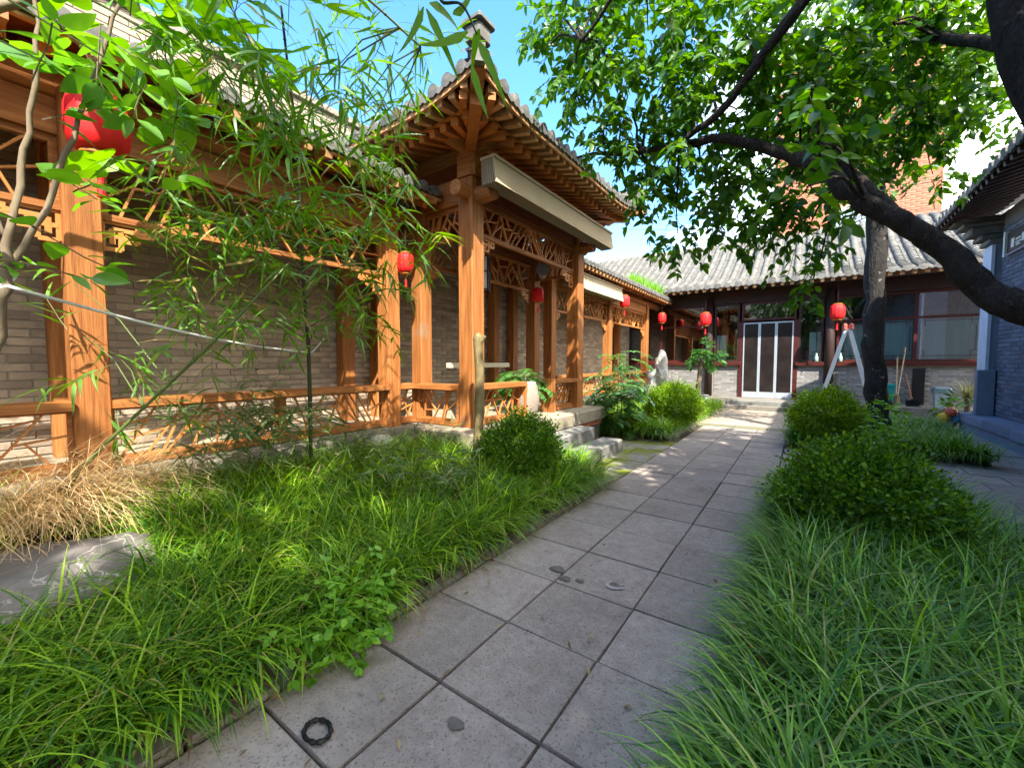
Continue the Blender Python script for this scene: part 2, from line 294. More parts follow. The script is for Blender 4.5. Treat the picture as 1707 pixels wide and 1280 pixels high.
# ---------------------------------------------------------------- ground, paving, beds
struct('ground', MB().add([(-600, -600, -.03), (600, -600, -.03), (600, 600, -.03), (-600, 600, -.03)], [(0, 1, 2, 3)]), joint)
pv = thing('paved_path', '', '', (0, 0, 0)); del pv['label'], pv['category']; pv['kind'] = 'structure'
def slab_tm(name, m):
    b = MB(); c = .006
    vs = [(-.5, -.5, -1), (.5, -.5, -1), (.5, .5, -1), (-.5, .5, -1), (-.5, -.5, -.16), (.5, -.5, -.16), (.5, .5, -.16), (-.5, .5, -.16)]
    vs += [(-.5+c, -.5+c, 0), (.5-c, -.5+c, 0), (.5-c, .5-c, 0), (-.5+c, .5-c, 0)]
    b.add(vs, [(8, 9, 10, 11)]+[(i, (i+1) % 4, 4+(i+1) % 4, 4+i) for i in range(4)]+[(4+i, 4+(i+1) % 4, 8+(i+1) % 4, 8+i) for i in range(4)])
    return Tm(name, b, m)
def pave(m, x0, x1, y0, y1, sx, sy, gap=.010, zoff=0, jit=.004, limit=300, off=0, skip=None):
    tm = slab_tm('paving_slab', m); A = []; P = []
    y = y0; k = 0
    while y < y1-.05:
        x = x0-(off if k % 2 else 0)
        while x < x1-.05:
            a, b = max(x, x0), min(x+sx, x1)
            if b-a > .08 and not (skip and skip((a+b)/2, y+sy/2)):
                g = gap*random.uniform(.6, 1.4); th = random.uniform(-.006, .006); M = np.diag([b-a-g, min(sy, y1-y)-g, .06])
                M = np.array(Matrix.Rotation(random.uniform(-.004, .004), 3, 'Z') @ Matrix.Rotation(th, 3, 'X') @ Matrix.Rotation(random.uniform(-.006, .006), 3, 'Y')) @ M
                A.append(M); P.append(((a+b)/2, y+min(sy, y1-y)/2, zoff+random.uniform(-jit, jit)))
            x += sx
        y += sy; k += 1
    pieces(pv, 'paving_slab', tm, A, P, limit)
pave(paver, -1.785, -.235, -.79, 9.88, .516, .508)
pave(paverm, -3.0, -1.787, 4.35, 7.55, .404, .46, off=.2)
pave(mat('olive_paver', (.19, .175, .12), (.14, .135, .08), 6, rough=.9, bump=.4, var=.1), -2.4, .0, 9.885, 10.32, .6, .435, zoff=-.004)
pave(paverw, -2.1, 2.3, 10.325, 13.86, .44, .44, off=.22)
pave(paver, 1.22, 2.75, 1.6, 8.2, .51, .42, off=.25)
pave(paver, -.23, 1.21, 5.5, 8.1, .48, .43, off=.2)
pave(paver, 2.12, 2.75, 8.22, 13.0, .63, .5)
def edging(y0, y1, x, name='bed_edging'):
    y = y0; b = slab_tm('edging_stone', curbm); A = []; P = []
    while y < y1:
        l = random.uniform(.32, .5); A.append(np.array(Matrix.Rotation(random.uniform(-.05, .05), 3, 'Z')) @ np.diag([.07, l-.015, .2])); P.append((x+random.uniform(-.012, .012), y+l/2, .03+random.uniform(-.014, .012))); y += l
    return b, A, P
ke = thing('bed_edging', '', ''); del ke['label'], ke['category']; ke['kind'] = 'structure'
for a in ((-.8, 4.3, -1.84), (7.6, 13.6, -1.98), (-.3, 5.4, -.19), (8.2, 11.7, -.2), (1.2, 5.2, 1.18)):
    b, A, P = edging(*a); pieces(ke, 'edging_stone', b, A, P, 80)
def zl(x, y):  # left bed: soil banked up towards the gallery
    t = min(max((-1.9-x)/2.0, 0), 1); return .03+.27*t*t*(3-2*t)+.02*math.sin(3*x+5*y)
def soilsheet(name, x0, x1, y0, y1, fn, n=16):
    b = MB(); xs = np.concatenate([[x0], np.linspace(x0+.01, x1-.01, n-2), [x1]]); ys = np.concatenate([[y0], np.linspace(y0+.01, y1-.01, n-2), [y1]])
    b.add([(x, y, -.03 if x in (xs[0], xs[-1]) or y in (ys[0], ys[-1]) else fn(x, y)) for y in ys for x in xs], [(j*n+i, j*n+i+1, (j+1)*n+i+1, (j+1)*n+i) for j in range(n-1) for i in range(n-1)])
    return struct(name, b, soil, True)
zr = lambda x, y: .04+.02*math.sin(4*x+3*y)
soilsheet('flower_bed', -4.08, -1.87, -3.0, 3.49, zl); soilsheet('flower_bed', -3.02, -1.87, 3.49, 4.35, zl, 8)
soilsheet('flower_bed', -4.05, -2.0, 7.55, 13.9, lambda x, y: .06+.02*math.sin(3*x+2*y)); soilsheet('flower_bed', -.17, 1.15, -2, 5.45, zr); soilsheet('flower_bed', -.17, 2.1, 8.2, 11.8, zr)

# ---------------------------------------------------------------- brick walls
def brick_tm(name, m, l, h, d=.05):
    b = MB(); c = .004
    x, z = l/2, h/2
    b.add([(-x, 0, -z), (x, 0, -z), (x, 0, z), (-x, 0, z), (-x, -d+c, -z), (x, -d+c, -z), (x, -d+c, z), (-x, -d+c, z), (-x+c, -d, -z+c), (x-c, -d, -z+c), (x-c, -d, z-c), (-x+c, -d, z-c)],
          [(8, 9, 10, 11)]+[(i, (i+1) % 4, 4+(i+1) % 4, 4+i) for i in range(4)]+[(4+i, 4+(i+1) % 4, 8+(i+1) % 4, 8+i) for i in range(4)])
    return Tm(name, b, m)
def bricks(parent, m, p0, u, nrm, length, z0, z1, l=.24, h=.062, g=.009, limit=300, skip=None, proud=.05):
    """course bricks on the plane through p0, running along u, facing nrm"""
    tm = brick_tm('brick', m, l-g, h-g, proud); u = np.array(u, float); nn = np.array(nrm, float)
    B = np.stack([u, -nn, np.array([0, 0, 1.])], axis=1)
    if np.linalg.det(B) < 0: B[:, 0] *= -1
    A = []; P = []; nc = int((z1-z0)/h)
    for k in range(nc):
        z = z0+(k+.5)*h; s = -(l/2 if k % 2 else 0)
        while s < length-.02:
            a, b = max(s, 0), min(s+l, length)
            if b-a > .05 and not (skip and skip((a+b)/2, z)):
                w = (b-a-g)/(l-g); q = np.array(p0)+u*((a+b)/2)+nn*random.uniform(-.003, .003); q[2] = z
                A.append(B @ np.diag([w, 1, 1])); P.append(q)
            s += l
    pieces(parent, 'brick', tm, A, P, limit)
XW = -5.38
bw = thing('brick_wall', 'long grey-brown brick wall behind the timber gallery and pavilion', 'wall', (XW, 5, 0))
part('core', MB().span((XW-.25, -3.2, 0), (XW, 15.2, 4.05)), mortar, bw)
bricks(bw, brick, (XW, -3.0, 0), (0, 1, 0), (1, 0, 0), 18.1, .6, 3.45, l=.27, h=.072, proud=.012)
uw = thing('upper_brick_wall', 'sunlit pale buff brick wall rising above the gallery roof', 'wall', (-5.85, 1, 3.5))
part('core', MB().span((-6.1, -3.2, 3.6), (-5.85, 4.9, 5.06)), mortar, uw)
part('coping', MB().span((-6.16, -3.2, 5.062), (-5.79, 4.95, 5.14)), stone, uw)
bricks(uw, brickp, (-5.85, -3.1, 0), (0, 1, 0), (1, 0, 0), 8.0, 3.9, 5.06, l=.27, h=.075, proud=.012)

# ---------------------------------------------------------------- roofs
def tile_tm(name, m, r, ln, n=7):
    b = MB(); v = []
    for x, rr in ((-.0, r), (ln*1.18, r*.76)):
        v += [(x, rr*math.cos(math.pi*k/n), rr*.92*math.sin(math.pi*k/n)) for k in range(n+1)]
    b.add(v, [(k, k+1, n+2+k, n+1+k) for k in range(n)]+[tuple(range(n, -1, -1))]); return Tm(name, b, m, False)
def pan_tm(name, m, w, ln, n=5):
    b = MB(); v = []
    for x, dz in ((0, .018), (ln*1.2, .004)):
        for k in range(n+1):
            a = -1+2*k/n; v.append((x, a*w/2, dz+.035*a*a-.03))
    v += [(0, (-1+2*k/n)*w/2, .035*(-1+2*k/n)**2-.03-.006) for k in range(n+1)]
    b.add(v, [(k, n+1+k, n+2+k, k+1) for k in range(n)]+[(2*n+2+k, k, k+1, 2*n+3+k) for k in range(n)]); return Tm(name, b, m)
def slope(parent, org, u, inn, length, prof, sp, step, r, m, limit=300, clip=None, lift=None, plim=0, ends=True):
    """a pitched tile slope: org is the eave start, u runs along the eave, inn points inward"""
    org, u, inn = (np.array(q, float) for q in (org, u, inn)); up = np.array([0, 0, 1.])
    hs = np.array([p[0] for p in prof]); zs = np.array([p[1] for p in prof])
    s = np.concatenate([[0], np.cumsum(np.hypot(np.diff(hs), np.diff(zs)))])
    tm = tile_tm('roof_tile', m, r, step); pm = pan_tm('pan_tile', m, sp, step)
    A = []; P = []; A2 = []; P2 = []; n = int(length/sp)
    caps = MB(); 
    for i in range(n+1):
        for kind in (0, 1):
            t = (i+.5*kind)*sp
            if t > length: continue
            mh = clip(t) if clip else hs[-1]
            q = 0.
            while q < s[-1]:
                h = np.interp(q, s, hs); z = np.interp(q, s, zs)
                if h > mh: break
                h2 = np.interp(q+.05, s, hs); z2 = np.interp(q+.05, s, zs)
                if q+.05 > s[-1]: h2, z2 = h+(hs[-1]-hs[-2]), z+(zs[-1]-zs[-2])
                lz = lift(t, h) if lift else 0
                D = inn*(h2-h)+up*(z2-z); D /= np.linalg.norm(D); Z = np.cross(D, np.cross(up, D)); Z /= np.linalg.norm(Z); Y = np.cross(Z, D)
                pos = org+u*(t+random.uniform(-.006, .006))+inn*h+up*(z+lz)
                B = np.stack([D, Y, Z], axis=1)
                if kind: A2.append(B); P2.append(pos+Z*.008)
                else: A.append(B); P.append(pos+Z*.02)
                q += step
    pieces(parent, 'roof_tile', tm, A, P, limit); pieces(parent, 'pan_tile', pm, A2, P2, plim)
    # round end caps and drip tiles along the eave
    cm = MB(); dm = MB(); k = 12
    cm.add([(-.012, 0, 0)]+[(-.006, r*1.0*math.cos(2*math.pi*j/k), r*1.0*math.sin(2*math.pi*j/k)) for j in range(k)]+[(.03, r*1.0*math.cos(2*math.pi*j/k), r*1.0*math.sin(2*math.pi*j/k)) for j in range(k)],
           [(0, 1+(j+1) % k, 1+j) for j in range(k)]+[(1+j, 1+(j+1) % k, 1+k+(j+1) % k, 1+k+j) for j in range(k)])
    w = sp*.5
    dm.extr([(-.01, -w*.8, .03), (-.01, 0, -.005), (-.01, w*.8, .03), (-.014, w*.55, -.03), (-.018, 0, -.062), (-.014, -w*.55, -.03)], (.014, 0, 0))
    ct = Tm('tile_end_cap', cm, m); dt = Tm('drip_tile', dm, m); A = []; P = []; A2 = []; P2 = []
    D0 = inn*(hs[1]-hs[0])+up*(zs[1]-zs[0]); D0 /= np.linalg.norm(D0); Z = np.cross(D0, np.cross(up, D0)); Z /= np.linalg.norm(Z); B = np.stack([inn, np.cross(up, inn), up], axis=1)
    for i in range(n+1):
        t = i*sp; A.append(B); P.append(org+u*t+up*(zs[0]+(lift(t, 0) if lift else 0)+.016)-inn*.012)
        t += sp/2
        if t < length: A2.append(B); P2.append(org+u*t+up*(zs[0]+(lift(t, 0) if lift else 0)-.004)-inn*.004)
    if ends: pieces(parent, 'tile_end_cap', ct, A, P, 300); pieces(parent, 'drip_tile', dt, A2, P2, 300)
def rafters(parent, m, org, u, inn, length, sp, outs, size, fan=0, lift=None, name='rafter', limit=300, pale=None):
    """outs: ((h0,z0),(h1,z1)) from the eave end to the inner end"""
    org, u, inn = (Vector(q) for q in (org, u, inn)); b = MB(); b.box((.5, 0, 0), (1, 1, 1)); tm = Tm(name, b, m); A = []; P = []
    n = int(length/sp); (h0, z0), (h1, z1) = outs
    for i in range(n+1):
        t = i*sp+(length-n*sp)/2; ti = min(max(t, fan), length-fan) if fan else t
        l0 = lift(t, h0) if lift else 0
        a = org+u*t+inn*h0+Vector((0, 0, z0+l0)); c = org+u*ti+inn*h1+Vector((0, 0, z1))
        d = c-a; ln = d.length; d /= ln; y = Vector((0, 0, 1)).cross(d).normalized(); z = d.cross(y)
        A.append(np.array(Matrix((d*ln, y*size[0], z*size[1])).transposed())); P.append(tuple(a))
    pieces(parent, name, tm, A, P, limit)
ubar = MB(); ubar.box((0, 0, 0), (1, 1, 1)); UB = Tm('bar', ubar, wood_b); UBD = Tm('bar', ubar, redw); UBK = Tm('bar', ubar, dkw)
def bar(parent, p, q, w, d, nrm, tm=UB, name='bar'):
    p, q = Vector(p), Vector(q); x = q-p; ln = x.length; x /= ln; y = Vector(nrm).normalized(); z = x.cross(y).normalized()
    m = Matrix((x*ln, y*d, z*w)).transposed().to_4x4(); m.translation = (p+q)/2
    return put(name, tm.me, parent, m)
def crack(w, h, n, rng, minl=.12):
    """ice-crack lattice: split polygons by slanting lines; returns segments in [0,w]x[0,h]"""
    polys = [[(0, 0), (w, 0), (w, h), (0, h)]]; segs = []
    def area(p): return .5*abs(sum(p[i][0]*p[(i+1) % len(p)][1]-p[(i+1) % len(p)][0]*p[i][1] for i in range(len(p))))
    for k in range(n):
        polys.sort(key=area); p = polys.pop(); cx = sum(q[0] for q in p)/len(p); cy = sum(q[1] for q in p)/len(p)
        xs = [q[0] for q in p]; ys = [q[1] for q in p]; el = (max(xs)-min(xs))/(max(ys)-min(ys)+1e-6)
        a = (math.pi/2 if el > 1.15 else 0)+rng.choice((-1, 1))*rng.uniform(.35, .75)
        if .75 < el < 1.15: a += math.pi/4
        dx, dy = math.cos(a), math.sin(a); hit = []
        cx += rng.uniform(-.1, .1)*(max(xs)-min(xs)); cy += rng.uniform(-.1, .1)*(max(ys)-min(ys))
        for i in range(len(p)):
            (x1, y1), (x2, y2) = p[i], p[(i+1) % len(p)]; s1 = (x1-cx)*dy-(y1-cy)*dx; s2 = (x2-cx)*dy-(y2-cy)*dx
            if s1*s2 < 0: f = s1/(s1-s2); hit.append((i, (x1+(x2-x1)*f, y1+(y2-y1)*f)))
        if len(hit) != 2: polys.insert(0, p); continue
        (i, a1), (j, b1) = hit; segs.append((a1, b1))
        polys += [[a1]+p[i+1:j+1]+[b1], [b1]+p[j+1:]+p[:i+1]+[a1]]
    return segs
def lattice(parent, name, org, u, w, h, n, nrm, seed, bw_=.022, bd=.03, frame=.04, tm=UB, fm=wood_y, fr=True):
    """a framed ice-crack panel; org is its lower corner, u runs along it"""
    org, u = Vector(org), Vector(u); up = Vector((0, 0, 1)); nrm = Vector(nrm)
    b = MB(); f = frame
    if fr:
        b.bar(org+up*f/2, org+u*w+up*f/2, f, f*1.3 if False else f, up); b.bar(org+up*(h-f/2), org+u*w+up*(h-f/2), f, f, up)
        b.bar(org+u*f/2+up*f, org+u*f/2+up*(h-f), f*.96, f*.96, u); b.bar(org+u*(w-f/2)+up*f, org+u*(w-f/2)+up*(h-f), f*.96, f*.96, u)
    else: b.bar(org+up*.005, org+u*w+up*.005, .01, .01, up)
    o = part(name, b, fm, parent)
    for (a, c) in crack(w-2*f, h-2*f, n, random.Random(seed)):
        P_ = lambda q: org+u*(f+q[0])+up*(f+q[1])
        bar(o, P_(a), P_(c), bw_, bd, nrm, tm)
    return o
def fret(parent, org, u, nrm, s=1., tm=None):
    """stepped hanging fret bracket under a rail, growing along u from a column"""
    org, u = Vector(org), Vector(u); up = Vector((0, 0, 1)); b = MB(); w = .014*s
    L_ = [((0, 0), (.30, 0)), ((0, 0), (0, -.20)), ((.30, 0), (.30, -.07)), ((.20, -.07), (.30, -.07)), ((.20, 0), (.20, -.13)), ((.10, -.13), (.20, -.13)), ((.10, -.05), (.10, -.20)), ((0, -.20), (.10, -.20)), ((.0, -.10), (.14, -.10)), ((.14, -.05), (.14, -.10)), ((.05, -.05), (.25, -.05)), ((.05, -.05), (.05, -.16)), ((.25, -.05), (.25, 0))]
    for i, (a, c) in enumerate(L_):
        e = .0007*i
        b.bar(org+u*(a[0]*s)+up*(a[1]*s), org+u*(c[0]*s)+up*(c[1]*s), .026+e, w+e, nrm)
    part('fret_bracket', b, wood_b, parent)
ZF = .59
def railing(root, a, c, nrm, seed, mids=1, top=1.12, bw_=.26, bot=.66):
    """bench railing between two points on the floor"""
    a, c = Vector(a), Vector(c); u = (c-a); w = u.length; u /= w; nrm = Vector(nrm); m = wood_y if abs(u.y) > .5 else wood_x
    b = MB(); b.bar(a+Vector((0, 0, top-.03)), c+Vector((0, 0, top-.03)), bw_, .06); rl = part('railing', b, m, root)
    b = MB(); b.bar(a+Vector((0, 0, bot-.03)), c+Vector((0, 0, bot-.03)), .07, .055); part('bottom_rail', b, m, rl)
    n = mids+1
    for k in range(n):
        s0 = w*k/n+(.03 if k else .0); s1 = w*(k+1)/n-(.03 if k < n-1 else 0)
        lattice(rl, 'lattice_panel', a+u*s0+Vector((0, 0, bot)), u, s1-s0, top-.06-bot, max(7, int((s1-s0)/.075)), nrm, seed+k, .014, .022, .026, fm=m)
        if k:
            b = MB(); b.span((a+u*(w*k/n)+Vector((-.03, -.03, bot)))[:], (a+u*(w*k/n)+Vector((.03, .03, top-.06)))[:]); part('post', b, wood_z, rl)
    return rl
XG, XB, XE = -4.3, -5.24, -3.82
def gallery(label, ys, y0, y1, seed, tiles=300):
    g = thing('covered_gallery', label, 'gallery', (XG, (y0+y1)/2, 0), 'timber galleries along the brick wall')
    # plinth of dressed stones
    b = MB(); b.span((XW, y0, -.02), (-4.12, y1, ZF-.19)); pl = part('plinth', b, stone, g)
    fl = MB(); fl.span((XW, y0, ZF-.19), (-4.33, y1, ZF-.004)); part('floor', fl, stoney, pl)
    st = slab_tm('kerb_stone', stone); A = []; P = []; y = y0
    while y < y1-.1:
        l = min(random.uniform(1.1, 1.7), y1-y); A.append(np.diag([.34, l-.008, .185])); P.append((-4.155, y+l/2, ZF+random.uniform(-.004, .004))); y += l
    tmk = MB(); c = .03
    tmk.add([(-.5, -.5, -1), (.5, -.5, -1), (.5, .5, -1), (-.5, .5, -1), (-.5, -.5, -.12), (.5, -.5, -.12), (.5, .5, -.12), (-.5, .5, -.12), (-.5, -.5, 0), (.5-c, -.5, 0), (.5-c, .5, 0), (-.5, .5, 0)],
            [(8, 9, 10, 11), (0, 1, 5, 4), (1, 2, 6, 5), (2, 3, 7, 6), (3, 0, 4, 7), (4, 5, 9, 8), (5, 6, 10, 9), (6, 7, 11, 10), (7, 4, 8, 11)])
    pieces(pl, 'kerb_stone', Tm('kerb_stone', tmk, stone), A, P)
    for y in ys:
        part('column', MB().cbox((XG-.1, y-.1, ZF), (XG+.1, y+.1, 3.3), .01), wood_z, g)
        part('column', MB().cbox((XB-.085, y-.09, ZF), (XB+.085, y+.09, 3.5), .01), wood_z, g)
        part('tie_beam', MB().span((XB+.086, y-.06, 2.96), (XG-.101, y+.06, 3.16)), wood_x, g)
    for a, c in zip(ys[:-1], ys[1:]):
        a1, c1 = a+.1, c-.1
        lattice(g, 'frieze', (XG, a1, 2.46), (0, 1, 0), c1-a1, .50, int((c1-a1)*11), (1, 0, 0), seed+int(a*10), .016, .026, .045)
        part('lintel', MB().span((XG-.06, a1, 2.962), (XG+.06, c1, 3.2)), wood_y, g)
        fret(g, (XG, a1+.012, 2.452), (0, 1, 0), (1, 0, 0)); fret(g, (XG, c1-.012, 2.452), (0, -1, 0), (1, 0, 0))
        railing(g, (XG, a1, 0), (XG, c1, 0), (1, 0, 0), seed+50+int(a*10))
    part('purlin', MB().tube([(XG, y0, 3.31), (XG, y1, 3.31)], .105, 12), wood_y, g, True)
    part('ridge_purlin', MB().tube([(-4.9, y0, 3.66), (-4.9, y1, 3.66)], .08, 10), wood_y, g, True)
    b = MB(); b.extr([(XE, y0, 3.475), (XG, y0, 3.57), (-4.9, y0, 3.90), (-5.6, y0, 3.72), (-5.6, y0, 3.69), (-4.9, y0, 3.87), (XG, y0, 3.545), (XE, y0, 3.45)], (0, y1-y0, 0)); rf = part('roof', b, wood_d, g)
    part('eave_board', MB().span((XE-.03, y0, 3.428), (XE+.012, y1, 3.448)), raft_p, rf)
    rafters(rf, raft, (XE, y0+.05, 0), (0, 1, 0), (-1, 0, 0), y1-y0-.1, .2, ((.16, 3.385), (1.05, 3.78)), (.07, .07))
    rafters(rf, raft_p, (XE, y0+.05, 0), (0, 1, 0), (-1, 0, 0), y1-y0-.1, .2, ((-.02, 3.40), (.55, 3.525)), (.065, .06), name='flying_rafter')
    slope(rf, (XE+.03, y0+.05, 0), (0, 1, 0), (-1, 0, 0), y1-y0-.1, [(0, 3.50), (.5, 3.61), (1.08, 3.96)], .185, .16, .062, tile_d, 120)
    return g
gal1 = gallery('timber gallery with lattice frieze and bench railing behind the bamboo', [-2.02, .68, 3.38], -3.0, 3.84, 11)
railing(gal1, (XG, 3.48, 0), (XG, 3.78, 0), (1, 0, 0), 77, 0)
gal2 = gallery('timber gallery beyond the pavilion, ending at the tiled house', [7.42, 10.46, 13.6], 6.9, 14.95, 31)

# ---------------------------------------------------------------- pavilion
XP, YA, YB = -3.4, 3.93, 6.77
pav = thing('timber_pavilion', 'tall timber porch pavilion with upturned tiled eaves and beige awning', 'pavilion', (XP, 5.35, 0))
b = MB(); b.span((XW+.001, 3.56, -.02), (-3.06, 7.12, ZF-.2)); pp = part('plinth', b, stone, pav)
part('floor', MB().span((XW+.001, 3.85, ZF-.199), (-3.32, 7.0, ZF-.002)), stoney, pp)
for (a, c) in (((-3.32, 3.5), (-2.96, 4.62)), ((-3.32, 4.628), (-2.96, 5.95)), ((-3.32, 5.958), (-2.96, 7.16))):
    part('kerb_stone', MB().cbox((a[0], a[1], ZF-.2), (c[0], c[1], ZF+.003), .025), stoney, pp)
part('kerb_stone', MB().cbox((-4.10, 3.5, ZF-.2), (-3.328, 3.84, ZF+.003), .025), stoney, pp)
part('kerb_stone', MB().cbox((-4.10, 6.98, ZF-.2), (-3.328, 7.16, ZF+.003), .025), stoney, pp)
for i in range(9): part('brick', MB().span((-3.058, 5.95+i*.125, .3), (-3.0, 6.065+i*.125, .385)), brickr, pp)
for x, y, z1, s in ((XP, YA, 3.62, .115), (XP, YB, 3.62, .115), (XG, YA, 3.62, .1), (XG, YB, 3.62, .1), (-5.26, YA, 3.9, .09), (-5.26, YB, 3.9, .09)):
    part('column', MB().cbox((x-s, y-s, ZF), (x+s, y+s, z1), .012), wood_z, pav)
def beam(a, c, w, h, m, name='beam'): part(name, MB().bar(a, c, w, h), m, pav)
beam((XP, YA+.116, 3.55), (XP, YB-.116, 3.55), .15, .24, wood_d, 'lintel'); beam((XP-.116, YA, 3.50), (XG+.101, YA, 3.50), .15, .30, wood_x, 'lintel'); beam((XP-.116, YB, 3.50), (XG+.101, YB, 3.50), .15, .30, wood_x, 'lintel')
beam((XG, YA+.101, 3.36), (XG, YB-.101, 3.36), .14, .24, wood_d, 'tie_beam'); beam((XG-.101, YA, 3.3), (-5.17, YA, 3.3), .14, .26, wood_d, 'tie_beam'); beam((XG-.101, YB, 3.3), (-5.17, YB, 3.3), .14, .26, wood_d, 'tie_beam')
lattice(pav, 'frieze', (XP, YA+.116, 2.98), (0, 1, 0), YB-YA-.232, .44, 38, (1, 0, 0), 5, .017, .026, .05)
lattice(pav, 'frieze', (XG+.1, YA, 2.94), (1, 0, 0), XP-XG-.216, .40, 10, (0, 1, 0), 6, .02, .03, .045, fm=wood_x)
lattice(pav, 'frieze', (XG+.1, YB, 2.94), (1, 0, 0), XP-XG-.216, .40, 10, (0, 1, 0), 8, .02, .03, .045, fm=wood_x)
lattice(pav, 'frieze', (XG, YA+.101, 2.72), (0, 1, 0), YB-YA-.202, .50, 30, (1, 0, 0), 9, .02, .03, .045)
fret(pav, (XP, YA+.13, 2.97), (0, 1, 0), (1, 0, 0), 1.05); fret(pav, (XP, YB-.13, 2.97), (0, -1, 0), (1, 0, 0), 1.2)
fret(pav, (XG, YA+.115, 2.71), (0, 1, 0), (1, 0, 0), .9); fret(pav, (XG, YB-.115, 2.71), (0, -1, 0), (1, 0, 0), .9)
# beam heads and purlins over the posts
for y, sgn in ((YA, -1), (YB, 1)):
    part('beam_head', MB().cbox((XP-.14, y-.14, 3.622), (XP+.15, y+.14, 3.95), .045), wood_x, pav)
    part('beam_end', MB().tube([(XP+.10, y+.02, 3.42), (XP+.34, y+.02, 3.42)], .10, 10), wood_x, pav, False)
    part('beam_end', MB().tube([(XP+.02, y+sgn*.10, 3.44), (XP+.02, y+sgn*.30, 3.44)], .09, 10), wood_y, pav, False)
part('purlin', MB().tube([(XP, YA-.42, 3.99), (XP, YB+.42, 3.99)], .095, 12), wood_y, pav, True)
for y in (YA, YB): part('purlin', MB().tube([(XP+.42, y, 3.985), (-5.6, y, 3.985)], .092, 12), wood_x, pav, True)
EX0, EX1, EY0, EY1 = -2.55, -6.3, 3.06, 7.54
LX, LY = EX0-EX1, EY1-EY0
def lf(Lg):
    return lambda t, h: .17*max(0, 1-min(t, Lg-t)/1.0)**2*max(0, 1-h/1.3)
pitch = [(0, 4.06), (.6, 4.22), (1.2, 4.50), (1.9, 5.0)]
rt = MB()
def rz(h): return float(np.interp(h, [p[0] for p in pitch], [p[1] for p in pitch]))-.035
n = 14; vs_ = []; fs_ = []
for (ox, oy, ux, uy, ix, iy, Lg) in ((EX0, EY0, 0, 1, -1, 0, LY), (EX1, EY0, 1, 0, 0, 1, LX), (EX0, EY1, -1, 0, 0, -1, LX), (EX1, EY1, 0, -1, 1, 0, LY)):
    l_ = lf(Lg); base = len(vs_)
    for i in range(n+1):
        t = Lg*i/n
        for h in (0, .6, 1.2, 1.87):
            hh = min(h, t, Lg-t); vs_.append((ox+ux*t+ix*hh, oy+uy*t+iy*hh, rz(hh)+l_(t, hh)))
    fs_ += [(base+i*4+j, base+(i+1)*4+j, base+(i+1)*4+j+1, base+i*4+j+1) for i in range(n) for j in range(3)]
rt.add(vs_, fs_); prf = part('roof', rt, wood_d, pav)
for (o, u, i_, Lg, lim) in (((EX0, EY0, 0), (0, 1, 0), (-1, 0, 0), LY, 150), ((EX0, EY0, 0), (-1, 0, 0), (0, 1, 0), LX, 100), ((EX0, EY1, 0), (-1, 0, 0), (0, -1, 0), LX, 60)):
    l_ = lf(Lg); o_ = (o[0]-.02*i_[0], o[1]-.02*i_[1], 0)
    slope(prf, o_, u, i_, Lg, pitch, .19, .17, .066, tile_d, lim, clip=lambda t, Lg=Lg: min(t, Lg-t)+.02, lift=l_)
    # eave board following the upturned edge
    bb = MB(); m_ = 16
    for k in range(m_):
        t0, t1 = Lg*k/m_, Lg*(k+1)/m_; q = lambda t, dz: (o[0]+u[0]*t, o[1]+u[1]*t, 4.005+dz+l_(t, 0))
        bb.bar(q(t0, 0), q(t1, 0), .03, .075)
    part('eave_board', bb, raft_p, prf)
    rafters(prf, raft_p, o, u, i_, Lg, .168, ((.02, 3.955), (.62, 4.09)), (.07, .068), fan=.55, lift=l_, name='flying_rafter')
    rafters(prf, raft, o, u, i_, Lg, .168, ((.24, 3.90), (.98, 4.10)), (.075, .075), fan=.86, lift=lambda t, h: l_(t, h)*.8)
    bb = MB()
    for k in range(m_):
        t0, t1 = max(.2, Lg*k/m_), min(Lg-.2, Lg*(k+1)/m_); q = lambda t: (o[0]+u[0]*t+i_[0]*.25, o[1]+u[1]*t+i_[1]*.25, 3.965+l_(t, .2)*.8)
        bb.bar(q(t0), q(t1), .03, .028)
    part('eave_batten', bb, raft, prf)
for (cx, cy, dx, dy) in ((EX0, EY0, -1, 1), (EX0, EY1, -1, -1)):
    part('hip_rafter', MB().bar((cx+.06*-dx, cy-.06*dy, 4.14), (cx+dx*.95, cy+dy*.95, 4.02), .13, .16), wood_x, prf)
    part('hip_rafter', MB().bar((cx+.16*dx, cy+.16*dy, 3.99), (cx+dx*1.0, cy+dy*1.0, 3.93), .12, .13), raft, prf)
    part('rafter_cap', MB().box((cx-.085*dx, cy-.085*dy, 4.15), (.10, .10, .16), rz=R(45)), tile_g, prf)
    part('hip_ridge', MB().tube([(cx-.02*dx, cy-.02*dy, 4.36), (cx+dx*.5, cy+dy*.5, 4.37), (cx+dx*1.1, cy+dy*1.1, 4.56), (cx+dx*1.86, cy+dy*1.86, 5.1)], .085, 8), tile_d, prf)
    part('ridge_end', MB().cbox((cx-.09, cy-.09, 4.33), (cx+.09, cy+.09, 4.47), .02).cbox((cx-.12, cy-.12, 4.472), (cx+.12, cy+.12, 4.52), .02), tile_g, prf)
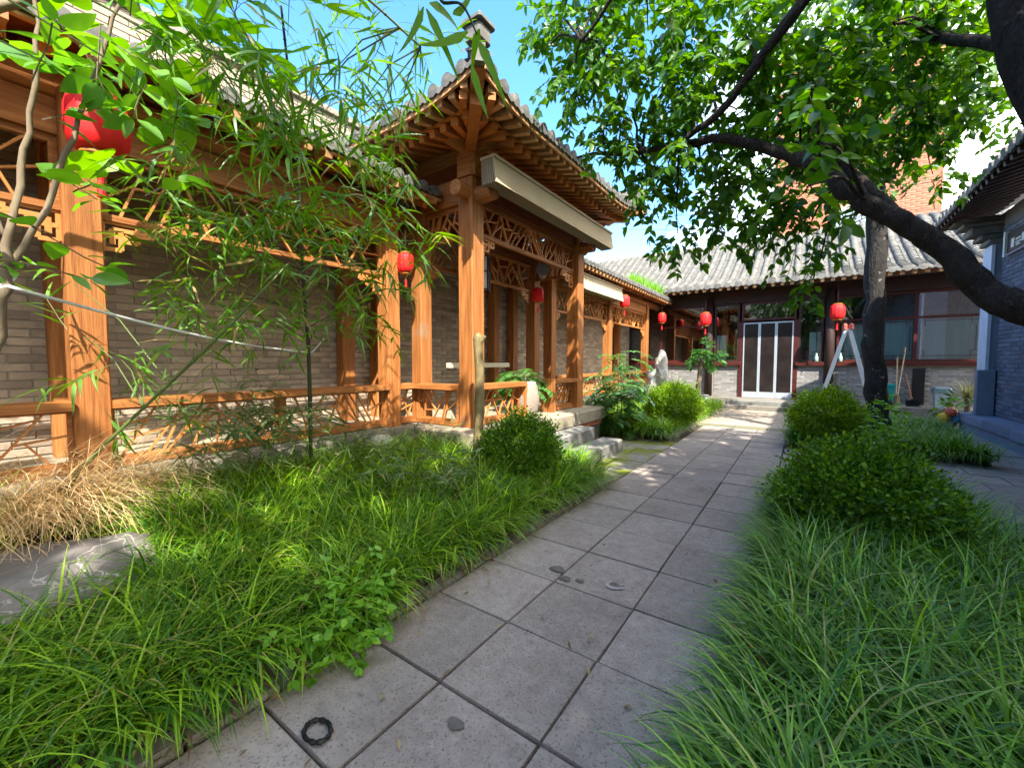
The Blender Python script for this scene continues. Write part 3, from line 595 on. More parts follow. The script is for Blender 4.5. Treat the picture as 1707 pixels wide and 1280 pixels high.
# railings of the pavilion
railing(pav, (XG+.06, 3.80, 0), (XP-.117, 3.80, 0), (0, 1, 0), 91, 0); part('post', MB().cbox((XG-.04, 3.785, ZF), (XG+.055, 3.86, 1.058), .006), wood_z, pav)
r1 = railing(pav, (XP, YA+.116, 0), (XP, 4.98, 0), (1, 0, 0), 93, 0); part('end_post', MB().cbox((XP-.12, 4.985, ZF), (XP+.12, 5.03, 1.12), .006), wood_z, r1)
r2 = railing(pav, (XP, 5.86, 0), (XP, YB-.116, 0), (1, 0, 0), 95, 0); part('end_post', MB().cbox((XP-.13, 5.80, ZF), (XP+.13, 5.855, 1.125), .006), wood_z, r2)
st_ = thing('stone_steps', 'two broad pale stone steps leading up into the pavilion', 'steps', (-2.7, 5.3, 0))
part('step', MB().cbox((-2.955, 4.32, -.01), (-2.66, 6.02, .385), .02), stoneb, st_); part('step', MB().cbox((-2.655, 4.05, -.01), (-2.30, 6.28, .195), .02), stoneb, st_)
# awnings
def awning(label, x, y0, y1, z0, z1, lean, n=13):
    a = thing('folded_awning', label, 'awning', (x, (y0+y1)/2, z0), 'folded beige awnings')
    f = MB(); f.extr([(x+lean, y0, z0), (x, y0, z1), (x-.014, y0, z1), (x+lean-.014, y0, z0)], (0, y1-y0, 0)); part('front_board', f, awn, a)
    part('top_rail', MB().span((x-.19, y0-.01, z1+.002), (x+.02, y1+.01, z1+.035)), awn, a)
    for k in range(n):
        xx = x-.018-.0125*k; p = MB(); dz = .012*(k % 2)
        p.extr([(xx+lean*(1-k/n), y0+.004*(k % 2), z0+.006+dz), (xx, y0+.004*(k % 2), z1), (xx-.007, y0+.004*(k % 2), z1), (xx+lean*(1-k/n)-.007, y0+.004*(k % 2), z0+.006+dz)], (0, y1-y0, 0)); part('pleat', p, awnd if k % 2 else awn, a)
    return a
awning('long folded beige pleated awning hung under the pavilion eave', -2.93, 3.78, 7.26, 3.43, 3.71, .045)
awning('smaller folded beige awning on the gallery beyond the pavilion', -3.95, 7.6, 10.55, 2.98, 3.30, .05)

# ---------------------------------------------------------------- tiled house at the end of the path
YH = 15.3
hs_ = thing('tiled_house', 'single-storey house with grey tiled roof and glazed front at the path end', 'house', (-1, YH, 0))
part('platform', MB().span((-9, 14.2, -.02), (4.6, YH+.1, .265)), stone, hs_)
part('front_wall', MB().span((-9, YH+.02, .265), (-1.70, YH+.24, 1.3)).span((-.24, YH+.02, .265), (4.6, YH+.24, 1.3)), mortar, hs_)
for x0, x1 in ((-5.75, -2.78), (-2.5, -1.72), (-.22, .44), (.74, 3.7)):
    bricks(hs_, brickg, (x0, YH+.02, 0), (1, 0, 0), (0, -1, 0), x1-x0, .27, 1.30, l=.25, h=.066, limit=60, proud=.012)
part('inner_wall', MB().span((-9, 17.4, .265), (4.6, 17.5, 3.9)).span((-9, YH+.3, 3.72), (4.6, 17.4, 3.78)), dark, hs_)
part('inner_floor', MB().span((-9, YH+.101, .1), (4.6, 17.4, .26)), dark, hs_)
part('eave_beam', MB().span((-9, YH-.02, 3.32), (4.6, YH+.2, 3.72)), dkw, hs_)
for x in (-5.88, -2.65, .58, 3.82): part('column', MB().tube([(x, YH-.04, .265), (x, YH-.04, 3.5)], .12, 14), dkw, hs_, True)
def window(x0, x1, z0, z1, vs_=(), hz=(), fret_=False, cr=None, fm=redw, curtain=None):
    w = MB(); f = .06; y0, y1 = YH-.02, YH+.06
    w.span((x0, y0, z0), (x0+f, y1, z1)); w.span((x1-f, y0, z0), (x1, y1, z1)); w.span((x0+f, y0, z0), (x1-f, y1, z0+f)); w.span((x0+f, y0, z1-f), (x1-f, y1, z1))
    o = part('window', w, fm, hs_); xs = [x0+f]+list(vs_)+[x1-f]
    for x in vs_: part('mullion', MB().span((x-.035, y0+.004, z0+f), (x+.035, y1-.004, z1-f)), fm, o)
    for z in hz:
        for a, c in zip(xs[:-1], xs[1:]): part('transom_bar', MB().span((a+.036, y0+.007, z-.03), (c-.036, y1-.007, z+.03)), fm, o)
    zs = [z0+f]+list(hz)+[z1-f]
    for a, c in zip(xs[:-1], xs[1:]):
        for k, (e, g) in enumerate(zip(zs[:-1], zs[1:])):
            part('pane', MB().add([(a, YH+.02, e), (c, YH+.02, e), (c, YH+.02, g), (a, YH+.02, g)], [(0, 1, 2, 3)]), glass, o)
            ii = .10
            if fret_ and k == 0:
                p = [((a+.04, e+ii), (c-.04, e+ii)), ((a+.04, g-ii), (c-.04, g-ii)), ((a+.18, e+.04), (a+.18, e+.24)), ((a+.04, e+.24), (a+.18, e+.24)), ((c-.18, e+.04), (c-.18, e+.24)), ((c-.18, e+.24), (c-.04, e+.24)), ((a+.10, e+.24), (a+.10, g-.24)), ((c-.10, e+.24), (c-.10, g-.24)), ((a+.18, g-.24), (a+.18, g-.04)), ((c-.18, g-.24), (c-.18, g-.04))]
                for q1, q2 in p: bar(o, (q1[0], YH+.045, q1[1]), (q2[0], YH+.045, q2[1]), .016, .014, (0, 1, 0), UBK)
            if cr and k == len(zs)-2:
                for s1, s2 in crack(c-a, g-e, cr, random.Random(int(a*50)+7)): bar(o, (a+s1[0], YH+.045, e+s1[1]), (a+s2[0], YH+.045, e+s2[1]), .02, .014, (0, 1, 0), UBK)
    return o
window(-5.7, -2.80, 1.42, 3.30, (-4.25,), (2.62,), True, None)
window(-2.50, -1.76, 1.42, 3.30, (), (), True, None, dkw); window(-.18, .43, 1.42, 3.30, (), (), True, None, dkw)
window(.74, 3.68, 1.42, 3.30, (2.40,), (2.60,), True, 24)
window(-1.70, -.24, 2.72, 3.30, (), (), False, 22)
for x0, x1 in ((-5.76, -1.70), (-.24, 3.76)): part('window_sill', MB().cbox((x0, YH-.10, 1.305), (x1, YH+.10, 1.415), .012), redw, hs_)
part('door_post', MB().span((-1.76, YH-.03, .267), (-1.645, YH+.08, 2.70)), redw, hs_); part('door_post', MB().span((-.295, YH-.03, .267), (-.18, YH+.08, 2.70)), redw, hs_)
for k in range(3):
    a = -1.64+k*.4483; c = a+.445; f = .035; y = YH-.05
    w = MB(); w.span((a, y, .275), (a+f, y+.03, 2.66)); w.span((c-f, y, .275), (c, y+.03, 2.66)); w.span((a+f, y, 2.62), (c-f, y+.03, 2.66)); w.span((a+f, y, .275), (c-f, y+.03, .46)); dr = part('door', w, alu, hs_)
    part('screen', MB().span((a+f, y+.012, .46), (c-f, y+.018, 2.62)), mesh_scr, dr)
for x0, x1 in ((-2.44, -2.15), (.1, .36), (.85, 1.75), (2.55, 3.6), (1.8, 2.35)):
    cb = MB(); k = int((x1-x0)/.035); pts = [(x0+(x1-x0)*i/k, YH+.13+.025*math.sin(i*1.9)+.01*math.sin(i*.7)) for i in range(k+1)]; zt = 2.55 if x0 > .5 else 2.3
    cb.add([(x, y, 1.35) for x, y in pts]+[(x, y, zt) for x, y in pts], [(i, i+1, k+2+i, k+1+i) for i in range(k)]); part('curtain', cb, curt, hs_, True)
hr = MB(); hr.extr([(-9.6, 14.42, 3.74), (-9.6, 15.3, 4.02), (-9.6, 17.0, 4.95), (-9.6, 18.6, 5.98), (-9.6, 19.6, 5.98), (-9.6, 23, 4), (-9.6, 23, 3.9), (-9.6, 19.6, 5.8), (-9.6, 18.6, 5.8), (-9.6, 15.3, 3.9), (-9.6, 14.42, 3.70)], (14.3, 0, 0))
hrf = part('roof', hr, dkw, hs_)
rafters(hrf, raft_p, (-9.5, 14.4, 0), (1, 0, 0), (0, 1, 0), 14.1, .232, ((-.01, 3.665), (.7, 3.86)), (.085, .075), name='flying_rafter', limit=80)
part('eave_board', MB().span((-9.6, 14.385, 3.715), (4.7, 14.41, 3.74)), raft_p, hrf)
slope(hrf, (-9.55, 14.36, 0), (1, 0, 0), (0, 1, 0), 14.2, [(0, 3.78), (.9, 4.06), (2.6, 5.0), (4.0, 5.95), (4.4, 6.12), (4.75, 6.16), (5.1, 6.1)], .29, .14, .098, tile_g, 300)
hst = thing('door_steps', 'two low grey stone steps below the aluminium screen doors', 'steps', (-1, 14, 0))
part('step', MB().cbox((-2.1, 13.86, -.01), (.15, 14.195, .13), .015), stone, hst); part('step', MB().cbox((-1.9, 14.0, .131), (.0, 14.197, .262), .015), stoneb, hst)

# ---------------------------------------------------------------- blue-grey house on the right
eh = thing('grey_brick_house', 'shaded blue-grey brick house with tiled eave along the right edge', 'house', (3.5, 8, 0))
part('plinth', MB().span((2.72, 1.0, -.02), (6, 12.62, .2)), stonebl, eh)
tmk = slab_tm('plinth_stone', stonebl); A = []; P = []; y = 1.0
while y < 12.5: l = min(random.uniform(.9, 1.5), 12.62-y); A.append(np.diag([.6, l-.01, .16])); P.append((2.98, y+l/2, .35+random.uniform(-.006, .006))); y += l
pieces(eh, 'plinth_stone', tmk, A, P)
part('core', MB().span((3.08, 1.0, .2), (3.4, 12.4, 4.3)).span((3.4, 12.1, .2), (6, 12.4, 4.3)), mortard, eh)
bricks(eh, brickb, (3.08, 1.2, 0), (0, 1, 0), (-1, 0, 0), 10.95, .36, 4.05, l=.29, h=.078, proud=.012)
part('pilaster', MB().span((2.98, 12.16, .352), (3.5, 12.6, 3.72)), stonebl, eh)
part('pilaster_edge', MB().span((2.93, 12.14, .355), (2.978, 12.62, 3.70)), mat('pale_blue_stone', (.66, .70, .80), (.54, .58, .68), 4, rough=.8, bump=.3), eh)
part('pilaster_base', MB().cbox((2.80, 12.0, .353), (3.05, 12.139, 1.25), .01), stonebl, eh)
cs = [(2.86, 3.722, .10), (2.76, 3.824, .10), (2.62, 3.926, .16), (2.50, 4.088, .09), (2.40, 4.18, .09)]
for x, z, h in cs: part('corbel_stone', MB().cbox((x, 12.13, z), (3.5, 12.62, z+h-.003), .03), tile_g, eh)
er = MB(); er.extr([(2.28, .5, 4.30), (3.1, .5, 4.56), (5.0, .5, 5.6), (6.5, .5, 5.0), (6.5, .5, 4.9), (5.0, .5, 5.45), (3.1, .5, 4.45), (2.28, .5, 4.26)], (0, 12.5, 0)); erf = part('roof', er, dkw, eh)
rafters(erf, dkw, (2.26, .6, 0), (0, 1, 0), (1, 0, 0), 12.3, .24, ((-.01, 4.235), (.85, 4.45)), (.085, .07), name='flying_rafter', limit=40)
part('eave_board', MB().span((2.235, .5, 4.275), (2.26, 13.0, 4.30)), dkw, erf)
slope(erf, (2.22, .6, 0), (0, 1, 0), (1, 0, 0), 12.4, [(0, 4.33), (.9, 4.60), (2.8, 5.65)], .26, .2, .09, tile_d, 150)
part('gable_trim', MB().bar((2.3, 13.02, 4.34), (5.0, 13.02, 5.72), .06, .16), tile_g, erf)
sg = thing('wall_sign', 'small black sign with white edge and pale lettering under the dark eave', 'sign', (3.05, 10.9, 3.5))
part('board', MB().span((3.035, 10.2, 3.42), (3.066, 11.78, 3.80)), blackm, sg); part('edge', MB().span((3.0, 11.782, 3.38), (3.067, 11.86, 3.84)), whitem, sg); part('edge', MB().span((3.02, 10.2, 3.385), (3.067, 11.78, 3.418)), flat('grey_trim', (.25, .25, .3)), sg)
lt = MB()
for (y0, y1, z0, z1) in ((11.46, 11.60, 3.50, 3.66), (11.18, 11.40, 3.595, 3.625), (11.16, 11.40, 3.54, 3.565), (11.20, 11.38, 3.495, 3.52), (11.04, 11.14, 3.52, 3.66), (10.84, 11.02, 3.61, 3.64), (10.86, 11.0, 3.52, 3.55)): lt.span((3.031, y0, z0), (3.034, y1, z1))
part('lettering', lt, whitem, sg)

# ---------------------------------------------------------------- unseen hall added behind the viewpoint to block light from there
ha = thing('unseen_hall', 'unseen grey brick hall added behind the viewpoint to block light', 'house', (-1, -5.5, 0))
part('wall', MB().span((-8, -5.7, 0), (6, -5.3, 4.2)), brickg, ha)
part('roof', MB().extr([(-8.6, -4.4, 4.1), (-8.6, -5.4, 4.5), (-8.6, -8, 6.4), (-8.6, -11, 4.1), (-8.6, -11, 3.95), (-8.6, -4.4, 3.98)], (15.2, 0, 0)), tile_d, ha)
for x in (-6, -3, 0, 3): part('column', MB().tube([(x, -5.15, 0), (x, -5.15, 4.1)], .13, 12), redw, ha)

# ---------------------------------------------------------------- red building far behind
rb = thing('red_brick_building', 'tall red brick building rising behind the tiled house', 'building', (2, 26, 0))
part('wall', MB().span((-1.6, 26.02, 0), (4.75, 38, 17)), mortarr, rb)
bricks(rb, brickr, (-1.55, 26.02, 0), (1, 0, 0), (0, -1, 0), 6.25, 5.5, 17, l=.36, h=.11, g=.014, limit=150, proud=.01, skip=lambda s, z: .9 < s-1.55 < 2.4 and 7.4 < z < 9.0)
w = part('window', MB().span((.93, 25.95, 8.72), (2.33, 26.0, 8.86)).span((.93, 25.95, 7.5), (1.03, 26.0, 8.72)).span((2.23, 25.95, 7.5), (2.33, 26.0, 8.72)), whitem, rb)
part('pane', MB().span((1.03, 25.985, 7.5), (2.23, 26.0, 8.72)), flat('pale_blue_glass', (.40, .56, .62), .2, .5), w)
for s1, s2 in crack(1.2, 1.2, 22, random.Random(4)): bar(w, (1.03+s1[0], 25.975, 7.5+s1[1]), (1.03+s2[0], 25.975, 7.5+s2[1]), .035, .02, (0, 1, 0), UBK)

# ---------------------------------------------------------------- lanterns
def lantern(label, p, r, drop=.5):
    x, y, z = p; o = thing('red_lantern', label, 'lantern', (x, y, z), 'red paper lanterns')
    h = r*1.18; pf = [(r*.62, -h), (r*.86, -h*.86), (r*.98, -h*.5), (r, 0), (r*.98, h*.5), (r*.86, h*.86), (r*.62, h)]
    sh_ = MB().lathe(pf, (0, 0, 0), 48); sh_.v = [(x+vx*(1-.03*math.cos(12*math.atan2(vy, vx))), y+vy*(1-.03*math.cos(12*math.atan2(vy, vx))), z+vz) for vx, vy, vz in sh_.v]; part('shade', sh_, red, o, True)
    for s in (-1, 1): part('cap', MB().lathe([(r*.60, -r*.09), (r*.66, -r*.05), (r*.66, r*.05), (r*.60, r*.09)], (x, y, z+s*(h+r*.08)), 20), gold, o)
    part('tassel', MB().tube([(x, y, z-h-r*.1), (x, y, z-h-r*.75)], r*.035, 6).lathe([(r*.04, 0), (r*.13, -r*.12), (r*.11, -r*.3), (r*.15, -r*1.0)], (x, y, z-h-r*.75), 8), red, o)
    part('cord', MB().tube([(x, y, z+h+r*.1), (x, y, z+h+r*.1+drop)], .006, 5), dkw, o)
    return o
lantern('large near red lantern half hidden by leaves at the left', (-3.78, .70, 2.93), .155, .42)
lantern('red lantern hanging behind bamboo leaves beside the gallery column', (-4.06, 3.46, 2.62), .10, .7)
lantern('red lantern hanging inside the timber pavilion', (-4.0, 6.47, 2.62), .105, .7)
lantern('red lantern at the end of the smaller beige awning', (-3.93, 10.7, 3.0), .125, .4)
lantern('small red lantern at the far corner of the gallery eave', (-3.9, 14.1, 2.86), .13, .5)
lantern('red lantern above the small potted tree at the house front', (-2.66, 14.6, 2.79), .165, .85)
lantern('red lantern above the aluminium stepladder', (.70, 14.6, 2.79), .17, .85)
pl = thing('palace_lantern', 'dark framed hanging lantern with pale panels inside the pavilion', 'lantern', (-3.95, 4.75, 2.7))
c = (-3.95, 4.75, 2.7)
fr = MB()
for k in range(6):
    a = k*math.pi/3; q = lambda r, z, a=a: (c[0]+r*math.cos(a), c[1]+r*math.sin(a), c[2]+z); q2 = lambda r, z, a=a+math.pi/3: (c[0]+r*math.cos(a), c[1]+r*math.sin(a), c[2]+z)
    fr.bar(q(.16, -.24), q(.16, .24), .022, .022); fr.bar(q(.16, .24), q2(.16, .24), .022, .022); fr.bar(q(.16, -.24), q2(.16, -.24), .022, .022); fr.bar(q(.16, .02), q2(.16, .02), .014, .014)
    part('panel', MB().add([q(.15, -.23), q2(.15, -.23), q2(.15, .23), q(.15, .23)], [(0, 1, 2, 3)]), whitem, pl)
part('frame', fr, dkw, pl); part('hook', MB().tube([(c[0], c[1], c[2]+.24), (c[0], c[1], c[2]+.9)], .008, 6), dkw, pl)
sp = thing('horn_lamp', 'grey horn-shaped floodlight fixed under the pavilion beam', 'lamp', (-4.0, 6.62, 2.95))
part('hood', MB().lathe([(.05, 0), (.06, .05), (.10, .16), (.13, .22), (.125, .22)], (0, 0, 0), 14), flat('grey_metal', (.3, .3, .32), .4, .5), sp)
sp.children[0].matrix_basis = Matrix.Translation((0, 0, .02)) @ Matrix.Rotation(R(60), 4, 'X') @ Matrix.Rotation(R(30), 4, 'Y')
part('bracket', MB().bar((-4.0, 6.62, 2.97), (-4.2, 6.74, 3.2), .03, .03), blackm, sp)

# ---------------------------------------------------------------- leaves, grass and plants
def leaf_tm(name, m, L_, W_, shape='oval', nsec=5, fold=.25, droop=.2, cols=3, stem=0):
    ts = np.linspace(0, 1, nsec)
    wf = {'oval': np.array([np.sin(np.pi*t**.8)**.8 if 0 < t < 1 else .04 for t in ts]), 'lance': np.array([min(1, 6*t+.15)*(1-t**1.7)+.01 for t in ts])}[shape]
    b = MB(); v = []
    for t, w in zip(ts, wf):
        x = stem+t*L_; z = -droop*L_*t*t; hw = W_/2*w
        v += [(x, -hw, z+fold*hw), (x, 0, z), (x, hw, z+fold*hw)] if cols == 3 else [(x, -hw, z), (x, hw, z)]
    f = [(i*cols+k, i*cols+k+1, (i+1)*cols+k+1, (i+1)*cols+k) for i in range(nsec-1) for k in range(cols-1)]
    if stem: n = len(v); v += [(0, -.0012, 0), (0, .0012, 0), (stem, .0012, 0), (stem, -.0012, 0)]; f += [(n, n+3, n+2, n+1)]
    b.add(v, f); return Tm(name, b, m, True)
def blades(name, pos, ln, wd, m, parent=None, az=None, th0=(.1, .55), k=(.7, 2.0), seg=5, taper=True):
    n = len(pos); az = RN.uniform(0, 2*np.pi, n) if az is None else az
    t0 = RN.uniform(*th0, n); kk = RN.uniform(*k, n); ln = RN.uniform(*ln, n); wd = RN.uniform(*wd, n)
    dirh = np.stack([np.cos(az), np.sin(az), np.zeros(n)], 1); side = np.stack([-np.sin(az), np.cos(az), np.zeros(n)], 1)
    p = pos.copy(); V = []; 
    for i in range(seg+1):
        s = i/seg; w = wd*(.75+.5*s if s < .5 else max(0.06, 1.9*(1-s)+.05)) if taper else wd*(1-.85*s)
        tw = side+dirh*0
        V.append(np.stack([p-tw*w[:, None]/2, p+tw*w[:, None]/2], 1))
        th = t0+kk*s; p = p+(dirh*np.sin(th)[:, None]+np.array([0, 0, 1.])*np.cos(th)[:, None])*(ln/seg)[:, None]
    V = np.stack(V, 1).reshape(n, -1, 3); q = np.array([(2*i, 2*i+1, 2*i+3, 2*i+2) for i in range(seg)]).ravel(); kv = 2*(seg+1)
    Lp = (q[None, :]+(np.arange(n)*kv)[:, None]).ravel()
    me = fastmesh(name, V.reshape(-1, 3), Lp, np.full(n*seg, 4), m, np.repeat(RN.random(n), kv), True)
    return put(name, me, parent, None, 'stuff')
def tufts(x0, x1, y0, y1, n, per, zf, inside=None, spread=.035):
    P = []; 
    while len(P) < n:
        x, y = random.uniform(x0, x1), random.uniform(y0, y1)
        if inside is None or inside(x, y): P.append((x, y, zf(x, y)))
    P = np.repeat(np.array(P), per, axis=0); P[:, :2] += RN.normal(0, spread, (len(P), 2)); return P
def rockin(x, y): return (x+3.2)**2/.55**2+(y-.28)**2/.48**2 > 1
g = blades('bed_grass', tufts(-4.0, -1.95, -.9, 4.3, 1000, 22, zl, lambda x, y: rockin(x, y) and not (y > 3.45 and x < -3.0) and not(x < -3.7 and random.random() < .6)), (.32, .60), (.006, .012), lf_grass, th0=(.05, .7), k=(1.0, 2.7), seg=6)
tag(g, 'bright green long-bladed grass filling the bed left of the path', 'grass')
g = blades('bed_grass', tufts(-.04, 1.16, .2, 5.4, 640, 22, zr), (.34, .64), (.006, .0125), lf_grassb, th0=(.05, .7), k=(.9, 2.6), seg=6); tag(g, 'bluish green long-bladed grass in the bed right of the path', 'grass')
g = blades('bed_grass', tufts(-4.0, -1.98, 7.6, 13.6, 480, 20, lambda x, y: .07), (.28, .48), (.009, .014), lf_grass); tag(g, 'sunlit grass around the yellow-green bush before the house', 'grass')
g = blades('bed_grass', tufts(-.15, 2.12, 8.2, 11.8, 420, 20, zr), (.3, .5), (.009, .014), lf_grassb); tag(g, 'blue-green grass around the tree trunk on the right', 'grass')
g = blades('roof_grass', tufts(-4.55, -3.95, 12.2, 14.7, 60, 16, lambda x, y: 3.55+(-3.85-x)*.35, spread=.06), (.25, .5), (.012, .02), lf_roof, k=(.3, 1.2)); tag(g, 'bright weeds growing on the gallery roof end by the house', 'weeds')
def fringe(pts, az0, n, m, label, ln=(.3, .55)):
    P = np.array([pts(random.random()) for _ in range(n)]); P = np.repeat(P, 14, axis=0); P[:, :2] += RN.normal(0, .03, (len(P), 2))
    return tag(blades('edge_grass', P, ln, (.008, .015), m, az=RN.normal(az0, .6, len(P)), th0=(.2, .9), k=(1.0, 2.3), seg=6), label, 'grass')
fringe(lambda t: (-1.94, -.6+5.0*t, .06), 0, 95, lf_grass, 'grass blades drooping over the left edge of the path', (.24, .42))
fringe(lambda t: (-.09, .2+5.2*t, .06), math.pi, 95, lf_grassb, 'grass blades drooping over the right edge of the path', (.24, .44))
fringe(lambda t: (-2.0-2.0*t, 7.6, .07) if t < .6 else (-2.03, 7.6+5.8*(t-.6)/.4, .07), -.9, 110, lf_grass, 'grass fringe around the bed of the yellow-green bush')
fringe(lambda t: (-.14+2.2*t, 8.22, .06), -1.6, 70, lf_grassb, 'grass fringe at the front of the far right bed')
fringe(lambda t: (-1.9-1.0*t, 4.3, .1), 1.4, 40, lf_grass, 'grass fringe below the round bush by the steps')
# dry straw heap
n = 1300; ang = RN.uniform(0, 6.28, n)
pp_ = np.stack([-3.92+RN.normal(0, .16, n), .42+RN.normal(0, .28, n), .36+np.abs(RN.normal(0, .05, n))], 1)
g = blades('dry_grass', pp_, (.55, 1.0), (.004, .008), lf_dry, az=RN.normal(.5, .9, n), th0=(.35, 1.2), k=(.9, 1.9), taper=False); tag(g, 'dry straw-coloured grass flopped over the rock at the left', 'dry grass')
def boulder(name, label, cat, c, s, m, seed, rough=.16, nn=22, sub=4):
    rg = random.Random(seed); b = MB(); n1, n2 = nn, nn//2; vs = []
    ph = [(rg.uniform(1, 4), rg.uniform(1, 4), rg.uniform(1, 4), rg.uniform(0, 6)) for _ in range(7)]
    for j in range(n2+1):
        for i in range(n1):
            th = math.pi*j/n2; fi = 2*math.pi*i/n1; d = Vector((math.sin(th)*math.cos(fi), math.sin(th)*math.sin(fi), math.cos(th)))
            r = 1+sum(rough/(1+.5*k)*math.sin(a*d.x*(1+k*.7)+b_*d.y*(1+k*.7)+e*d.z*(1+k*.7)+p) for k, (a, b_, e, p) in enumerate(ph))
            vs.append((c[0]+s[0]*r*d.x, c[1]+s[1]*r*d.y, c[2]+s[2]*r*d.z))
    b.add(vs, [(j*n1+i, (j+1)*n1+i, (j+1)*n1+(i+1) % n1, j*n1+(i+1) % n1) for j in range(n2) for i in range(n1)])
    return tag(put(name, b.mesh(name, m, True)), label, cat)
boulder('garden_rock', 'flat grey veined rock lying under the dry grass', 'rock', (-3.16, .34, .27), (.46, .42, .16), rockm, 3, .1)
boulder('garden_rock', 'small round pale stone against the gallery plinth', 'rock', (-3.86, 2.90, .44), (.13, .2, .15), rockw, 5, .05)
boulder('scholar_rock', 'upright pale scholar rock beside the last gallery column', 'rock', (-3.45, 12.1, .75), (.26, .26, .66), rockw, 9, .30, 32)

def twigs_and_leaves(root, tm, clumps, per, twl, lpt, droop, leafsc, limit=0, twm=None, leafname='foliage', seed=1, twr=.0035, upn=.6, flat_=1.):
    """clumps: (x,y,z,r). Sprays of leaves on short twigs"""
    rg = np.random.default_rng(seed); TW = MB(); P = []; D = []; U = []; Sc = []
    for (x, y, z, r) in clumps:
        for _ in range(max(1, int(per*(r/.5)**1.6))):
            o = rg.normal(size=3); o /= np.linalg.norm(o); o *= r*rg.random()**.45; o[2] *= flat_; p = np.array([x, y, z])+o
            d = o/max(np.linalg.norm(o), 1e-3)*.6+rg.normal(size=3)*.55; d[2] -= droop; d /= np.linalg.norm(d); ln = twl*rg.uniform(.6, 1.3); pts = [p]
            m = max(3, int(lpt*rg.uniform(.7, 1.3)))
            for k in range(m):
                d = d+np.array([0, 0, -.06*droop*2])+rg.normal(size=3)*.08; d /= np.linalg.norm(d); p = p+d*ln/m; pts.append(p)
                sd = np.cross(d, [0, 0, 1.]); sd /= max(np.linalg.norm(sd), 1e-3); s = 1 if k % 2 else -1
                for s in ((s,) if k < m-1 else (-1, 1, 0)):
                    ld = d*(.5 if s else 1)+sd*s*.8+rg.normal(size=3)*.25; ld[2] -= .25*droop*2*rg.random()
                    P.append(p); D.append(ld); U.append(np.array([0, 0, upn])+rg.normal(size=3)*.45); Sc.append(rg.uniform(*leafsc))
            if twm: TW.tube([Vector(q) for q in pts[::max(1, len(pts)//3)]]+[Vector(pts[-1])], twr, 3, False)
    P = np.array(P); B = bases(np.array(D), np.array(U), Sc)
    if limit:
        pieces(root, 'leaf', tm, B, P, limit)
    else: put(leafname, tm.merge(B, P), root, None, 'stuff')
    if twm and TW.v: part('twigs', TW, twm, root, kind='stuff')
    return len(P)
def limb(pts, rs, n=9, wob=.0, seed=0, sub=5):
    """smooth a limb path and add bark wobble"""
    rg = random.Random(seed); P = [Vector(p) for p in pts]; out_ = []; rr = []
    for i in range(len(P)-1):
        p0, p1, p2, p3 = P[max(i-1, 0)], P[i], P[i+1], P[min(i+2, len(P)-1)]
        for k in range(sub):
            t = k/sub; out_.append(.5*((2*p1)+(p2-p0)*t+(2*p0-5*p1+4*p2-p3)*t*t+(3*p1-p0-3*p2+p3)*t**3)+Vector((rg.gauss(0, wob), rg.gauss(0, wob), rg.gauss(0, wob))))
            rr.append((rs[i]*(1-t)+rs[i+1]*t)*(1+rg.uniform(-.08, .08)))
    return out_+[P[-1]], rr+[rs[-1]]
# --- big tree leaning in from the right
tr = thing('leaning_tree', 'leafy tree whose thick dark branch leans in from the right edge', 'tree', (1.95, 4.5, 0))
part('trunk', MB().tube(*limb([(2.0, 4.5, -.05), (1.85, 4.52, .8), (1.72, 4.55, 1.6), (1.46, 4.55, 2.7), (1.17, 4.56, 3.75), (1.0, 4.5, 4.8), (.8, 4.4, 6.0)], [.2, .17, .16, .14, .12, .1, .05], wob=.012, seed=2), 12), bark, tr, True)
B1 = [(1.75, 4.55, 1.55), (1.5, 4.42, 1.62), (1.22, 4.39, 1.76), (1.05, 4.46, 1.94), (.79, 4.48, 2.31), (.58, 4.47, 2.51), (.35, 4.44, 2.71), (.07, 4.45, 3.02), (-.24, 4.49, 3.27), (-.67, 4.45, 3.51), (-1.0, 4.46, 3.57), (-1.5, 4.45, 3.61), (-1.9, 4.5, 3.75), (-2.3, 4.6, 3.85)]
B2 = [(1.05, 4.5, 4.5), (.5, 4.2, 4.5), (-.07, 4.06, 4.21), (-.41, 4.16, 3.91), (-.73, 4.29, 3.68), (-1.1, 4.4, 3.55)]
B3 = [(.58, 4.47, 2.52), (.3, 4.9, 3.1), (-.1, 5.5, 3.7), (-.6, 6.0, 4.2), (-1.2, 6.3, 4.5)]
B4 = [(1.2, 4.56, 3.6), (.9, 5.2, 4.2), (.6, 5.9, 4.7), (.1, 6.3, 5.0)]
B5 = [(1.0, 4.5, 4.6), (.3, 3.9, 5.0), (-.5, 3.7, 5.0), (-1.3, 3.8, 4.9), (-1.9, 3.9, 4.6)]
for i, (bb, r) in enumerate(((B1, (.12, .012)), (B2, (.06, .025)), (B3, (.045, .015)), (B4, (.05, .015)), (B5, (.05, .015)))):
    part('branch', MB().tube(*limb(bb, list(np.linspace(r[0], r[1], len(bb))), wob=.01, seed=20+i), 9), bark, tr, True)
